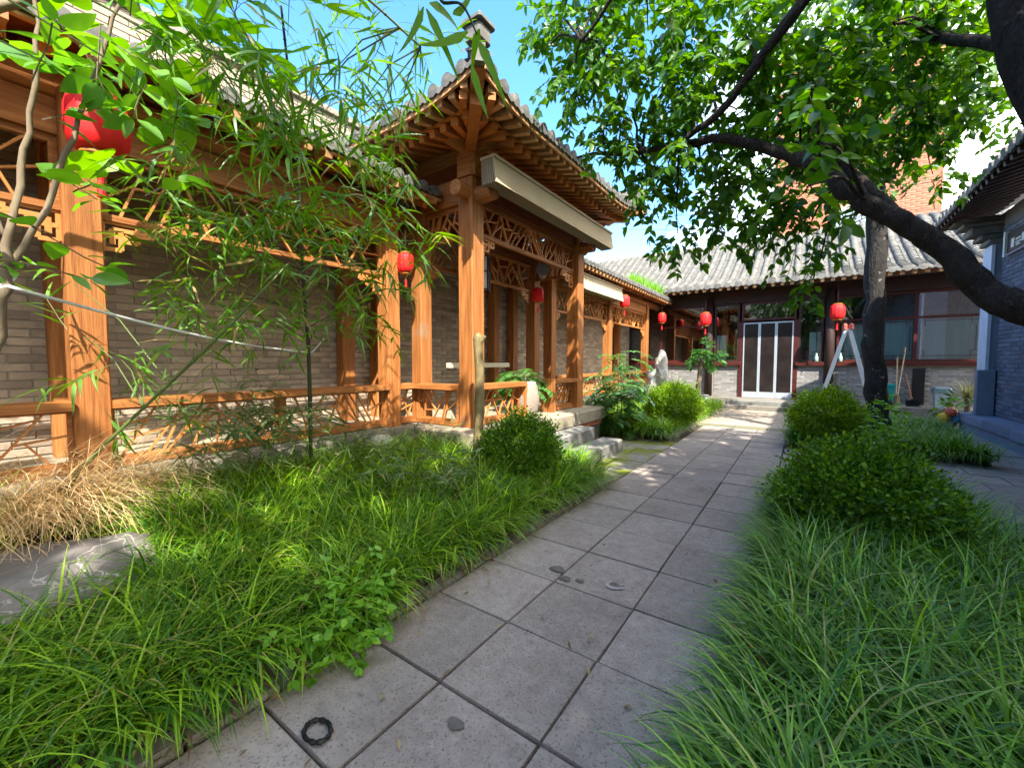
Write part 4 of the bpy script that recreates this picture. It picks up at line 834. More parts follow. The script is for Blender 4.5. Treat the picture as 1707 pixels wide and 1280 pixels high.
CL = [(-2.61, 4.24, 5.36, 0.25), (-2.17, 4.28, 4.99, 0.36), (-1.96, 4.45, 5.32, 0.40), (-2.18, 4.24, 4.53, 0.34), (-1.75, 4.30, 4.52, 0.40), (-1.45, 4.53, 4.90, 0.45), (-1.58, 4.39, 4.05, 0.34), (-1.22, 4.41, 4.19, 0.38), (-0.99, 4.60, 4.74, 0.45), (-1.92, 4.39, 3.97, 0.22), (-1.59, 4.60, 3.67, 0.25), (-1.16, 4.66, 3.73, 0.36), (-0.81, 4.57, 4.07, 0.38), (-1.45, 4.93, 3.29, 0.20), (-1.24, 5.05, 2.88, 0.22), (-0.93, 5.05, 3.41, 0.36), (-0.62, 4.61, 4.52, 0.43), (-0.66, 4.76, 3.53, 0.31), (-0.86, 5.45, 3.05, 0.25), (-0.37, 4.75, 4.00, 0.40), (-0.50, 5.35, 3.28, 0.36), (-0.23, 4.63, 4.42, 0.38), (-0.12, 4.91, 3.72, 0.38), (-0.11, 5.37, 3.13, 0.31), (-0.07, 5.62, 2.75, 0.20), (0.07, 5.70, 2.42, 0.12), (-0.37, 5.79, 2.98, 0.22), (0.17, 4.91, 4.36, 0.43), (0.19, 5.02, 3.82, 0.38), (0.21, 5.63, 3.57, 0.34), (0.54, 5.31, 4.55, 0.43), (0.54, 5.52, 4.13, 0.43), (0.67, 6.22, 3.87, 0.38), (0.88, 5.68, 4.63, 0.38), (0.89, 5.90, 4.19, 0.36), (0.94, 6.41, 3.94, 0.31), (1.22, 6.17, 4.68, 0.29), (1.25, 6.40, 4.20, 0.22), (0.40, 6.49, 3.58, 0.25), (1.21, 7.20, 3.70, 0.18), (1.56, 6.62, 4.14, 0.13), (-2.58, 4.23, 4.94, 0.09), (-1.98, 4.47, 5.92, 0.56), (-0.82, 4.78, 5.64, 0.62), (0.15, 5.21, 5.44, 0.62), (0.93, 5.89, 5.42, 0.50), (-0.02, 3.03, 3.02, 0.11), (0.03, 3.05, 2.70, 0.11), (-0.02, 3.00, 2.42, 0.11), (0.40, 4.97, 2.84, 0.10), (-1.36, 4.63, 3.43, 0.16)]
tl = leaf_tm('leaf', lf_tree, .105, .05, 'oval', 5, .3, .25)
tw = MB()
allb = [Vector(p) for bb in (B1, B2, B3, B4, B5) for p in bb]
for (x, y, z, r) in CL:
    c = Vector((x, y, z)); q = min(allb, key=lambda p: (p-c).length+.3*max(0, p.z-c.z)); mid = (q+c)/2+Vector((0, 0, .12))
    tw.tube(*limb([q, mid, c], [.016, .011, .005], wob=.008, seed=int(x*100), sub=4), 5)
part('small_branches', tw, bark, tr, True, kind='stuff')
twigs_and_leaves(tr, tl, CL, 42, .30, 9, .45, (.75, 1.35), 200, bark, seed=3)
# --- trunk tree in the far bed
t2 = thing('straight_tree', 'straight mottled tree trunk standing in the bed before the house', 'tree', (1.03, 9.4, 0))
part('trunk', MB().tube(*limb([(1.08, 9.36, -.05), (1.04, 9.38, .5), (.97, 9.43, 1.5), (.95, 9.45, 2.47), (.94, 9.54, 4.0), (.85, 9.55, 5.05), (.77, 9.56, 6.1), (.7, 9.6, 7.4)], [.2, .165, .15, .145, .13, .11, .09, .05], wob=.014, seed=6), 14), barkg, t2, True)
for i, e in enumerate(((-.6, 9.3, 5.5), (2.2, 9.2, 5.6), (0, 8.6, 6.2), (1.8, 10.2, 6.4))):
    part('branch', MB().tube(*limb([(.9, 9.54, 4.3+.3*i), ((e[0]+.9)/2, (e[1]+9.5)/2, e[2]-.4), e], [.05, .04, .015], wob=.02, seed=40+i), 7), barkg, t2, True)
C2 = [(x+random.uniform(-.2, .2), y, z, r) for x, y, z, r in ((-.7, 9.2, 5.5, .7), (2.2, 9.2, 5.7, .8), (0, 8.5, 6.3, .8), (1.8, 10.2, 6.5, .8), (.8, 9.5, 7.3, 1.0), (.3, 9.0, 5.6, .6), (1.5, 9.0, 5.9, .7), (-.1, 9.9, 6.6, .7), (2.5, 9.6, 5.0, .5), (1.0, 9.1, 4.7, .4), (.3, 9.2, 4.5, .35))]
twigs_and_leaves(t2, leaf_tm('crown', lf_tree, .10, .055, 'oval', 4, .3, .25, 2), C2, 40, .35, 8, .4, (.8, 1.3), 0, bark, 'crown', seed=8)
# --- unseen tree added behind the viewpoint, crown shaped to shade the foreground
t3 = thing('shade_tree', 'unseen broad tree added behind the viewpoint to shade the near path', 'tree', (3.0, -2.6, 0))
part('trunk', MB().tube(*limb([(3.0, -2.6, -.05), (2.9, -2.5, 1.5), (2.7, -2.3, 3.2), (2.4, -2.1, 5.0)], [.22, .19, .16, .08], wob=.015, seed=60), 12), bark, t3, True)
C3 = [(1.40, -4.45, 5.94, 0.61), (1.93, -4.54, 6.87, 0.54), (2.30, -3.68, 6.87, 0.62), (2.00, -2.97, 6.94, 0.63), (2.03, -0.65, 6.63, 0.57), (2.35, -0.40, 7.07, 0.52), (1.93, 2.12, 6.56, 0.68), (2.20, 2.29, 6.92, 0.60), (2.61, -4.38, 6.64, 0.66), (3.12, -3.86, 7.20, 0.51), (1.94, -2.40, 5.59, 0.61), (2.62, -2.52, 6.94, 0.67), (2.40, -1.22, 6.12, 0.62), (2.48, -0.66, 6.44, 0.59), (1.92, 0.54, 5.68, 0.68), (2.79, -4.55, 5.95, 0.50), (2.69, -3.62, 5.82, 0.64), (2.72, -3.31, 6.07, 0.52), (3.26, -3.05, 6.87, 0.65), (2.97, -2.15, 6.50, 0.58), (2.84, -1.41, 6.26, 0.65), (2.76, -0.40, 5.76, 0.62), (2.56, 0.52, 5.46, 0.64), (2.71, 0.86, 6.03, 0.57), (2.44, 1.96, 5.21, 0.66), (3.68, 1.61, 7.10, 0.54), (3.21, 2.80, 6.53, 0.55), (2.29, 3.95, 5.34, 0.55), (3.55, 3.55, 7.01, 0.67), (3.37, -4.51, 5.80, 0.59), (3.64, -3.90, 6.42, 0.55), (4.03, -3.61, 6.76, 0.54), (3.12, -2.06, 5.54, 0.67), (3.02, -1.18, 5.22, 0.66), (3.05, -1.03, 5.74, 0.58), (2.83, 0.51, 5.34, 0.65), (3.13, 1.04, 5.83, 0.56), (3.41, 1.70, 5.92, 0.56), (3.65, 1.94, 6.63, 0.51), (3.53, 2.68, 6.41, 0.57), (3.56, 3.67, 6.06, 0.59), (3.86, 3.96, 6.59, 0.54), (2.99, 5.49, 5.34, 0.58), (4.14, -4.29, 5.95, 0.64), (3.57, -3.50, 5.45, 0.62), (4.52, -3.34, 6.54, 0.60), (3.36, -1.95, 5.21, 0.64), (3.45, -1.58, 5.40, 0.53), (3.47, -0.63, 5.44, 0.62), (4.38, -0.45, 6.36, 0.51), (4.53, -0.11, 6.63, 0.63), (4.10, 0.86, 5.85, 0.65), (3.72, 1.67, 5.70, 0.64), (3.97, 2.25, 5.99, 0.58), (4.59, 2.29, 7.15, 0.63), (4.34, 3.31, 6.71, 0.59), (4.65, 3.80, 6.99, 0.52), (4.27, 5.05, 6.23, 0.63), (4.26, -4.35, 5.60, 0.56), (5.24, -4.41, 7.11, 0.63), (4.84, -3.22, 6.37, 0.54), (4.43, -2.45, 5.97, 0.56), (4.24, -1.36, 5.49, 0.59), (5.24, -1.63, 6.87, 0.60), (5.22, -0.88, 6.91, 0.63), (4.61, 0.45, 5.66, 0.63), (5.29, 0.58, 6.91, 0.53), (4.93, 1.13, 6.61, 0.66), (4.43, 2.55, 5.83, 0.63), (5.03, 2.30, 6.87, 0.56), (4.17, 4.20, 5.21, 0.58), (4.87, 4.00, 6.37, 0.57), (4.50, 5.02, 5.75, 0.52), (-1.20, -3.97, 5.96, 0.39), (-1.05, -3.49, 6.27, 0.46), (-0.56, -3.42, 7.01, 0.47), (-1.23, -0.44, 6.09, 0.46), (-0.15, -4.56, 6.69, 0.41), (-0.85, -3.56, 5.91, 0.49), (0.44, -4.09, 6.99, 0.49), (0.80, -2.09, 7.09, 0.54), (0.37, -0.86, 6.73, 0.54), (0.55, -3.97, 5.80, 0.47), (1.02, -3.29, 6.60, 0.41), (0.91, -1.06, 6.66, 0.38), (0.81, 0.39, 6.01, 0.45), (1.68, -1.47, 6.48, 0.38)]
tw = MB()
for (x, y, z, r) in C3: tw.tube(*limb([(2.7, -2.3, 3.4), ((x+2.7)/2, (y-2.3)/2, z-.2), (x, y, z)], [.05, .03, .01], wob=.02, seed=int(x*77), sub=4), 5)
part('branches', tw, bark, t3, True, kind='stuff')
twigs_and_leaves(t3, leaf_tm('crown', lf_tree,   .17, .11, 'oval', 4, .3, .25, 2), C3, 30, .4, 8, .4, (.8, 1.4), 0, None, 'crown', seed=9)
# --- sapling with oval leaves at the left edge
sa = thing('oval_leaf_sapling', 'young sapling with large oval light green leaves at the left edge', 'tree', (-3.05, .18, .2))
SB = [[(-3.2, -.12, .15), (-3.1, .02, .9), (-3.02, .15, 1.35), (-2.94, .21, 1.75), (-2.93, .23, 1.95), (-2.96, .3, 2.38), (-2.93, .35, 2.79), (-2.95, .35, 3.2)], [(-2.94, .21, 1.75), (-2.88, .34, 2.1), (-2.84, .46, 2.54), (-2.8, .57, 2.98), (-2.75, .66, 3.3)], [(-2.93, .23, 1.95), (-2.99, .12, 2.3), (-3.05, .06, 2.7)]]
part('trunk', MB().tube(*limb(SB[0], [.03, .027, .024, .022, .015, .012, .009, .006], wob=.006, seed=70), 9), barkl, sa, True)
for i in (1, 2): part('branch', MB().tube(*limb(SB[i], list(np.linspace(.015, .006, len(SB[i]))), wob=.006, seed=71+i), 8), barkl, sa, True)
CS = [(-2.93, 0.34, 2.73, 0.15), (-2.86, 0.27, 2.82, 0.15), (-2.85, 0.48, 2.97, 0.15), (-2.84, 0.32, 2.44, 0.14), (-2.90, 0.27, 2.22, 0.13), (-2.74, 0.36, 1.95, 0.10), (-2.82, 0.25, 1.99, 0.12), (-2.79, 0.41, 2.18, 0.12), (-2.77, 0.27, 1.78, 0.09), (-2.87, 0.52, 2.92, 0.14), (-2.87, 0.40, 3.04, 0.16), (-2.87, 0.25, 2.56, 0.14), (-2.66, 0.56, 2.18, 0.10), (-2.90, 0.64, 3.12, 0.14), (-2.76, 0.22, 1.82, 0.10), (-2.79, 0.69, 2.81, 0.12)]
twigs_and_leaves(sa, leaf_tm('leaf', lf_sap, .115, .068, 'oval', 7, .18, .2, 3, .015), CS, 13, .26, 5, .15, (.75, 1.3), 300, barkl, seed=12, upn=1.0)
bt = thing('broad_leaf_tree', 'sunlit broad yellow-green leaves above the gallery eave', 'tree', (-4.15, -.2, .3))
part('trunk', MB().tube(*limb([(-4.0, -.5, .2), (-3.95, -.4, 1.6), (-3.75, 0, 2.9), (-3.3, .6, 3.5), (-2.9, 1.0, 3.7)], [.04, .035, .028, .018, .008], wob=.01, seed=77), 8), barkl, bt, True)
CT = [(-3.28, 0.87, 3.45, 0.20), (-3.06, 1.02, 3.26, 0.20), (-3.00, 1.20, 3.49, 0.18), (-3.14, 0.95, 3.01, 0.18), (-3.10, 1.09, 2.96, 0.14), (-3.21, 0.80, 3.47, 0.20), (-3.06, 1.27, 3.30, 0.12), (-3.32, 0.93, 2.81, 0.10), (-3.48, 0.92, 2.55, 0.06), (-3.06, 1.03, 3.52, 0.20)]
twigs_and_leaves(bt, leaf_tm('leaf', lf_roof, .17, .14, 'oval', 7, .15, .2, 3, .02), CT, 13, .3, 4, .15, (.7, 1.2), 150, barkl, seed=14, upn=1.0)
# --- bamboo
bamc = mat('bamboo_culm', (.035, .05, .018), (.02, .028, .012), 5, rough=.5, bump=.1); bamg = mat('bamboo_culm_green', (.10, .15, .04), (.07, .10, .03), 5, rough=.5, bump=.1)
bl = leaf_tm('leaf', lf_bam, .19, .0205, 'lance', 6, .25, .25); bl2 = leaf_tm('leaf', lf_bdk, .12, .016, 'lance', 5, .25, .25)
def bamboo(label, path, rad, cl, per, tm, m, seed, limit=150, droop=.35, twl=.24, sc=(.7, 1.35), lpt=6):
    o = thing('bamboo', label, 'bamboo', path[0], 'bamboo in front of the gallery')
    P_, R_ = limb(path, list(np.linspace(rad, rad*.45, len(path))), seed=seed, sub=6)
    part('culm', MB().tube(P_, R_, 8), m, o, True)
    nd = MB()
    for k in range(3, len(P_)-1, 4): nd.tube([P_[k]-(P_[k+1]-P_[k]).normalized()*.006, P_[k]+(P_[k+1]-P_[k]).normalized()*.006], R_[k]*1.25, 8)
    part('nodes', nd, m, o, True, kind='stuff'); tw = MB(); V_ = [Vector(p) for p in P_]
    for (x, y, z, r) in cl:
        c = Vector((x, y, z)); q = min(V_, key=lambda p: (p-c).length+max(0, p.z-c.z)*.8); tw.tube([q, (q+c)/2+Vector((0, 0, .08)), c], [.005, .004, .002], 4, False)
    part('side_branches', tw, m, o, kind='stuff')
    twigs_and_leaves(o, tm, cl, per, twl, lpt, droop, sc, limit, m, seed=seed, twr=.0016, upn=.8); return o
bamboo('dark-stemmed bamboo tied with white rope in front of the gallery', [(-3.77, 2.04, .22), (-3.77, 2.05, 1.42), (-3.8, 2.03, 2.25), (-3.68, 1.95, 3.25), (-3.5, 1.8, 3.7), (-3.2, 1.6, 4.0)], .019, [(-3.53, 1.63, 2.71, 0.26), (-3.16, 1.77, 2.67, 0.26), (-2.91, 1.95, 2.65, 0.24), (-2.70, 2.10, 2.77, 0.20), (-3.63, 1.53, 2.28, 0.26), (-3.22, 1.71, 2.35, 0.24), (-2.92, 1.92, 2.25, 0.24), (-2.69, 2.08, 2.35, 0.20), (-2.47, 2.25, 2.42, 0.14), (-3.08, 1.91, 1.99, 0.22), (-2.82, 2.08, 1.80, 0.18), (-3.36, 1.58, 1.98, 0.22), (-3.53, 1.37, 2.45, 0.24), (-3.03, 1.76, 2.93, 0.24), (-3.64, 1.18, 2.59, 0.22), (-3.73, 1.09, 2.20, 0.22), (-3.54, 1.20, 1.85, 0.22), (-3.36, 1.44, 1.67, 0.18), (-3.70, 0.97, 1.92, 0.18), (-3.14, 1.84, 1.61, 0.16), (-3.85, 0.89, 2.26, 0.16), (-3.14, 1.55, 2.85, 0.22), (-2.65, 2.10, 2.12, 0.16)], 31, bl, bamc, 81, 200)
bamboo('slanting green bamboo culm crossing the near gallery column', [(-3.68, 0.46, 0.49), (-3.7, 0.53, 0.73), (-3.16, 1.08, 1.53), (-2.98, 1.49, 2.09)], .014, [(-3.66, 0.73, 1.42, 0.14), (-3.85, 0.60, 1.57, 0.12), (-3.52, 0.81, 1.26, 0.10), (-3.36, 1.06, 1.50, 0.12), (-3.93, 0.57, 1.92, 0.08), (-3.68, 0.69, 1.06, 0.10)], 26, bl, bamg, 82, 60)
bamboo('overhanging bamboo with dark drooping leaves against the sky', [(-2.5, -.32, .2), (-2.55, -.25, 1.6), (-2.5, .1, 2.8), (-2.35, .8, 3.4), (-2.15, 1.35, 3.5), (-1.95, 1.8, 3.3)], .014, [(-2.61, 1.34, 3.37, 0.22), (-2.47, 1.57, 3.53, 0.24), (-2.35, 1.77, 3.39, 0.20), (-2.17, 1.92, 3.53, 0.14), (-2.51, 1.53, 3.19, 0.22), (-2.62, 1.20, 3.12, 0.20), (-2.63, 1.08, 3.28, 0.20), (-2.82, 0.95, 3.35, 0.20), (-2.42, 1.70, 3.06, 0.18), (-2.23, 1.83, 2.89, 0.16), (-2.64, 1.42, 2.96, 0.20), (-2.84, 1.04, 3.09, 0.18), (-2.42, 1.69, 2.79, 0.16), (-2.82, 0.81, 3.14, 0.16), (-2.82, 1.29, 2.89, 0.16), (-2.11, 1.94, 3.22, 0.12), (-3.01, 0.77, 2.62, 0.12), (-3.01, 1.02, 2.72, 0.14)], 32, bl, bamg, 83, 200, .6)
bamboo('low dwarf bamboo growing along the gallery plinth', [(-3.7, 2.3, .2), (-3.68, 2.3, .5), (-3.6, 2.35, .8)], .006, [(-3.57, 1.56, 1.13, 0.15), (-3.46, 1.69, 1.00, 0.15), (-3.35, 1.89, 0.84, 0.15), (-3.63, 1.45, 0.94, 0.15), (-3.66, 1.31, 1.00, 0.10), (-3.84, 0.94, 1.03, 0.12), (-3.78, 1.10, 0.88, 0.14), (-3.62, 1.58, 0.98, 0.16), (-3.52, 1.77, 0.86, 0.16), (-3.14, 2.14, 0.66, 0.16), (-2.80, 2.38, 0.53, 0.18), (-2.61, 2.63, 0.54, 0.18), (-3.22, 1.96, 0.53, 0.16), (-3.74, 1.36, 0.80, 0.18), (-2.80, 2.13, 0.48, 0.20), (-2.48, 2.36, 0.43, 0.18), (-3.48, 1.42, 0.77, 0.18), (-2.20, 2.56, 0.48, 0.10)], 70, bl2, bamg, 84, 60, .1, .2)
sp_ = thing('bamboo', 'few very large dark bamboo leaves hanging close before the pavilion corner', 'bamboo', (-0.74, 0.77, 2.36), 'bamboo in front of the gallery')
part('culm', MB().tube(*limb([(-0.74, 0.77, 2.36), (-0.75, 0.76, 2.28), (-0.7, 0.78, 2.26), (-0.67, 0.8, 2.19)], [.006, .004, .003, .002], seed=3), 6), bamc, sp_, True)
for i, (a, c, w) in enumerate([((-0.78, 0.73, 2.26), (-0.84, 0.72, 2.14), 0.90), ((-0.77, 0.73, 2.25), (-0.72, 0.8, 2.11), 0.92), ((-0.69, 0.79, 2.2), (-0.8, 0.74, 2.15), 1.90), ((-0.77, 0.74, 2.27), (-0.72, 0.81, 2.26), 1.50), ((-0.72, 0.77, 2.24), (-0.7, 0.82, 2.28), 1.40), ((-0.67, 0.8, 2.18), (-0.62, 0.87, 2.05), 1.25), ((-0.68, 0.79, 2.12), (-0.66, 0.83, 1.98), 0.80), ((-0.67, 0.81, 2.21), (-0.71, 0.81, 2.14), 1.00)]):
    a, c = Vector(a), Vector(c); d = c-a; ln = d.length; d /= ln; v = Vector((.5, -.7, .1)); z = (v-d*v.dot(d)).normalized()*(1 if i % 2 else -1); y = z.cross(d)
    m_ = Matrix((d*ln/.19, y*(.55+.5*w), z*1.0)).transposed().to_4x4(); m_.translation = a; put('leaf', bl.me, sp_, m_)

# ---------------------------------------------------------------- shrubs
def shrub(label, c, r, n, m, tmv, seed, base=.0, group='clipped box bushes'):
    o = thing('box_bush', label, 'bush', (c[0], c[1], base), group); rg = np.random.default_rng(seed)
    st = MB()
    ph = rg.uniform(0, 6, 6); V = sphere_pts(n*2); V = V[V[:, 2] > -.75][:n]
    lump = 1+.10*np.sin(4*V[:, 0]+ph[0])*np.sin(4*V[:, 1]+ph[1])+.08*np.sin(7*V[:, 2]+ph[2]+3*V[:, 0])+rg.normal(0, .05, len(V))
    dep = rg.random(len(V))**.35
    rad = lump*(.55+.48*dep); P = np.array(c)+V*rad[:, None]*np.array(r)
    P = P[P[:, 2] > base+.02]; V = V[:len(P)]
    D = (P-np.array(c))/np.array(r); D = D/np.linalg.norm(D, axis=1, keepdims=True)+rg.normal(size=(len(P), 3))*.5+np.array([0, 0, .45]); U = rg.normal(size=(len(P), 3))+np.array([0, 0, .3])
    sp_ = []; sd = []; su = []
    for k in range(6):  # leaves in little sprays
        sp_.append(P+D*(.017*k)+rg.normal(size=P.shape)*.004); sd.append(D*.85+rg.normal(size=P.shape)*.62); su.append(U)
    top = np.where((D[:, 2] > .1) & (rg.random(len(P)) < .06))[0]; q = P[top].copy(); dd = D[top]+np.array([0, 0, .5])+rg.normal(size=(len(top), 3))*.3; dd /= np.linalg.norm(dd, axis=1, keepdims=True)
    for k in range(6):  # longer sprigs standing out of the outline
        q = q+dd*.02; sp_.append(q+rg.normal(size=q.shape)*.004); sd.append(dd*.5+rg.normal(size=q.shape)*.8); su.append(rg.normal(size=q.shape)+np.array([0, 0, .3]))
    P5 = np.concatenate(sp_); B = bases(np.concatenate(sd), np.concatenate(su), rg.uniform(.7, 1.3, len(P5)))
    put('foliage', tmv.merge(B, P5), o, None, 'stuff')
    for k in range(14):
        a = rg.uniform(0, 6.28); e = Vector((c[0]+math.cos(a)*r[0]*.7*rg.random(), c[1]+math.sin(a)*r[1]*.7*rg.random(), c[2]+r[2]*.4*rg.random()))
        st.tube([(c[0]+.05*math.cos(a), c[1]+.05*math.sin(a), base), ((c[0]+e.x)/2, (c[1]+e.y)/2, (base+e.z)/2), e], [.012, .008, .004], 5)
    part('stems', st, barkl, o, kind='stuff'); return o
bx = leaf_tm('foliage', lf_box, .030, .017, 'oval', 4, .2, .15, 2); bxn = leaf_tm('foliage', lf_box, .029, .017, 'oval', 5, .2, .15, 2); bxy = leaf_tm('foliage', lf_boxy, .036, .02, 'oval', 4, .2, .15, 2)
shrub('dark green round box bush in front of the pavilion steps', (-2.50, 3.70, .43), (.35, .35, .29), 2600, lf_box, bx, 1, .1)
shrub('large spreading box bush in the near right bed', (.37, 3.95, .36), (.45, .47, .34), 4600, lf_box, bxn, 2, .05)
shrub('round box bush beside the straight mottled trunk', (.32, 8.4, .50), (.42, .42, .36), 2400, lf_boxy, bxy, 3, .05)
shrub('yellow-green sunlit box bush near the upright pale rock', (-2.22, 9.0, .50), (.48, .5, .36), 2800, lf_boxy, bxy, 4, .05)
# pinnate plants
def pinnate(label, c, h, n, seed, name='pinnate_shrub', cat='shrub', ll=.5, group=None, z0=0):
    o = thing(name, label, cat, c, group); rg = np.random.default_rng(seed); P = []; D = []; U = []; Sc = []; stm = MB()
    for i in range(n):
        a = rg.uniform(0, 6.28); hh = c[2]+z0+(h-z0)*rg.random()**.7; p = np.array([c[0]+rg.normal(0, .06), c[1]+rg.normal(0, .06), hh]); d = np.array([math.cos(a), math.sin(a), rg.uniform(.05, .8)]); d /= np.linalg.norm(d); ln = ll*rg.uniform(.6, 1.2); pts = [tuple(p)]
        for k in range(11):
            d = d+np.array([0, 0, -.11]); d /= np.linalg.norm(d); p = p+d*ln/11; pts.append(tuple(p)); sd = np.cross(d, [0, 0, 1.]); sd /= np.linalg.norm(sd)
            for s in (-1, 1):
                if k > 1: P.append(p); D.append(sd*s+d*.45+rg.normal(size=3)*.1); U.append(np.array([0, 0, 1.])+rg.normal(size=3)*.2); Sc.append(rg.uniform(.8, 1.2))
        stm.tube(pts[::3]+[pts[-1]], .003, 4, False)
    stm.tube([c, (c[0]+.03, c[1], c[2]+h*.5), (c[0], c[1]+.03, c[2]+h)], [.015, .012, .006], 6)
    put('foliage', leaf_tm('foliage', lf_pin, .12, .05, 'oval', 4, .2, .2, 2).merge(bases(np.array(D), np.array(U), Sc), np.array(P)), o, None, 'stuff'); part('stems', stm, barkl, o, kind='stuff'); return o
pinnate('feathery-leaved shrub right of the pavilion plinth', (-2.85, 7.6, .05), 1.0, 100, 5, ll=.6)
pinnate('arching feathery-leaved shrub leaning out past the gallery railing', (-3.3, 8.6, .05), 1.5, 26, 6, ll=.7, z0=.6)
pinnate('potted feathery plant standing inside the pavilion', (-3.75, 5.65, ZF), .62, 34, 7, 'potted_plant', 'potted plant', ll=.5, z0=.2)
pot = bpy.data.objects['potted_plant']; part('pot', MB().lathe([(.12, 0), (.17, .05), (.2, .28), (.22, .3), (.19, .3)], (-3.75, 5.65, ZF+.002), 16), flat('dark_pot', (.05, .035, .03)), pot)
pt = thing('potted_tree', 'small round-headed tree in a pot before the house windows', 'potted tree', (-2.6, 13.4, 0))
part('pot', MB().lathe([(.2, 0), (.26, .1), (.28, .4), (.31, .42), (.26, .42)], (-2.6, 13.4, 0), 18), flat('grey_pot', (.3, .34, .33)), pt)
part('trunk', MB().tube(*limb([(-2.62, 13.4, .3), (-2.58, 13.4, .9), (-2.52, 13.4, 1.5)], [.075, .07, .06], wob=.004, seed=5), 10), barkl, pt, True)
twigs_and_leaves(pt, leaf_tm('foliage', lf_pin, .17, .07, 'oval', 5, .2, .3, 3), [(-2.47, 13.4, 1.72, .33), (-2.25, 13.4, 1.55, .22), (-2.72, 13.4, 1.55, .22)], 34, .22, 6, .5, (.8, 1.2), 0, None, 'foliage', seed=15)
# weeds at the path edge
wd = thing('weed_clump', 'leafy light green weeds spilling over the near path edging', 'weeds', (-1.83, 1.1, 0))
twigs_and_leaves(wd, leaf_tm('leaf', lf_weed, .042, .027, 'oval', 5, .15, .2, 2), [(-1.80, 1.14, .12, .16), (-1.78, 1.0, .08, .12), (-1.9, 1.2, .2, .16), (-1.75, 1.12, .06, .12), (-1.82, 1.02, .16, .12), (-1.78, 1.22, .14, .10)], 190, .12, 7, .1, (.6, 1.3), 100, lf_weed, seed=17, upn=1.2)
wd = thing('weed_clump', 'upright light green weed standing in the far right bed', 'weeds', (.9, 8.2, 0))
twigs_and_leaves(wd, leaf_tm('leaf', lf_weed, .08, .035, 'oval', 4, .15, .2, 2), [(.95, 7.9, .75, .1), (.95, 7.9, .5, .16), (.95, 7.9, .25, .2)], 120, .15, 6, -.2, (.6, 1.3), 0, lf_weed, 'leaf', seed=18)
pa = thing('palm_plant', 'spiky pale-leaved palm beside the pale blue pilaster', 'plant', (2.98, 13.3, .0))
blades('fronds', np.tile(np.array([[2.98, 13.3, .6]]), (110, 1))+RN.normal(0, .04, (110, 3)), (.35, .6), (.015, .03), leafmat('palm_frond', (.22, .25, .08), (.36, .34, .14), .35), pa, th0=(.1, 1.2)); part('stem', MB().tube([(2.98, 13.3, 0), (2.98, 13.3, .65)], .05, 8), barkl, pa)
dk = thing('leafy_plant', 'low dark leafy plant at the foot of the pale blue pilaster', 'plant', (2.68, 12.75, 0))
twigs_and_leaves(dk, leaf_tm('leaf', lf_box, .16, .05, 'oval', 4, .2, .2, 2), [(2.68, 12.75, .3, .2), (2.72, 12.85, .45, .14)], 60, .2, 5, .1, (.7, 1.2), 0, bark, 'foliage', seed=19)

# ---------------------------------------------------------------- small things
lg = thing('cut_log_post', 'sawn-off grey-brown tree stem standing before the pavilion corner column', 'stump', (-2.9, 3.46, 0))
part('stem', MB().tube(*limb([(-2.89, 3.46, 0), (-2.9, 3.46, .5), (-2.885, 3.47, 1.1), (-2.91, 3.47, 1.6), (-2.915, 3.47, 1.66)], [.058, .052, .05, .05, .054], wob=.004, seed=4), 12), logm, lg, True)
part('stub', MB().tube([(-2.89, 3.47, 1.60), (-2.83, 3.49, 1.685)], [.03, .022], 8), logm, lg)
plk = part('timber_plank', MB().cbox((-4.52, 4.62, 1.315), (-4.44, 6.2, 1.39), .006), mat('pale_plank', (.68, .60, .44), (.58, .50, .35), 4, (4, .5, 4), rough=.7, bump=.1)); tag(plk, 'pale new plank fixed across the inside of the pavilion', 'plank')
dr_ = thing('drum_stool', 'pale stone drum standing at the end of the pavilion railing', 'stool', (-3.36, 5.14, ZF)); part('body', MB().lathe([(.13, 0), (.16, .06), (.185, .2), (.185, .3), (.16, .44), (.13, .5)], (-3.38, 5.16, ZF+.004), 20), mat('pale_pink_stone', (.31, .255, .215), (.24, .19, .16), 5, rough=.7), dr_, True); part('top', MB().lathe([(.13, 0), (.12, .015)], (-3.38, 5.16, ZF+.505), 20), whitem, dr_)
rg_ = MB(); k = 24
rg_.tube([(-1.46+.058*math.cos(a), .79+.042*math.sin(a), .012) for a in [2*math.pi*i/k for i in range(k+1)]], [.0085+.0025*math.sin(i*2.6) for i in range(k+1)], 6)
tag(part('rubber_ring', rg_, blackm), 'black charred ring lying on the nearest paving slab', 'ring')
def stain(name, label, c, r, m, seed):
    g = random.Random(seed); b = MB(); k = 28; b.lathe([(r, 0), (r*.96, .0015)], (0, 0, 0), k)
    vs_ = []
    for i, v in enumerate(b.v): f = 1+.12*math.sin(3*math.atan2(v[1], v[0])+seed)+g.uniform(-.05, .05); vs_.append((c[0]+v[0]*f, c[1]+v[1]*f*.7, c[2]+v[2]))
    b.v = vs_; return tag(part(name, b, m), label, 'mark')
spw = mat('whitish_splash', (.40, .385, .37), (.24, .21, .19), 34, rough=.9, bump=.3); spd = mat('dark_patch', (.09, .08, .075), (.17, .148, .132), 26, rough=.9, bump=.3)
stain('paint_splash', 'whitish ringed splash on the middle of the path', (-.93, 2.42, .0065), .06, spw, 1); stain('dark_core', 'dark spot inside the whitish splash', (-.93, 2.43, .0085), .035, spd, 2)
stain('dark_patch', 'dark tar patch on the joint of the path slabs', (-1.32, 2.40, .0065), .055, spd, 3); stain('dark_patch', 'round dark mark right of the tar patch', (-1.22, 2.32, .0065), .04, spd, 4); stain('dark_patch', 'faint ring mark furthest right of the dark patches', (-1.13, 2.35, .0065), .028, spd, 5)
stain('dark_patch', 'blackened scar on the second slab row', (-1.06, 1.12, .0065), .035, spd, 6)
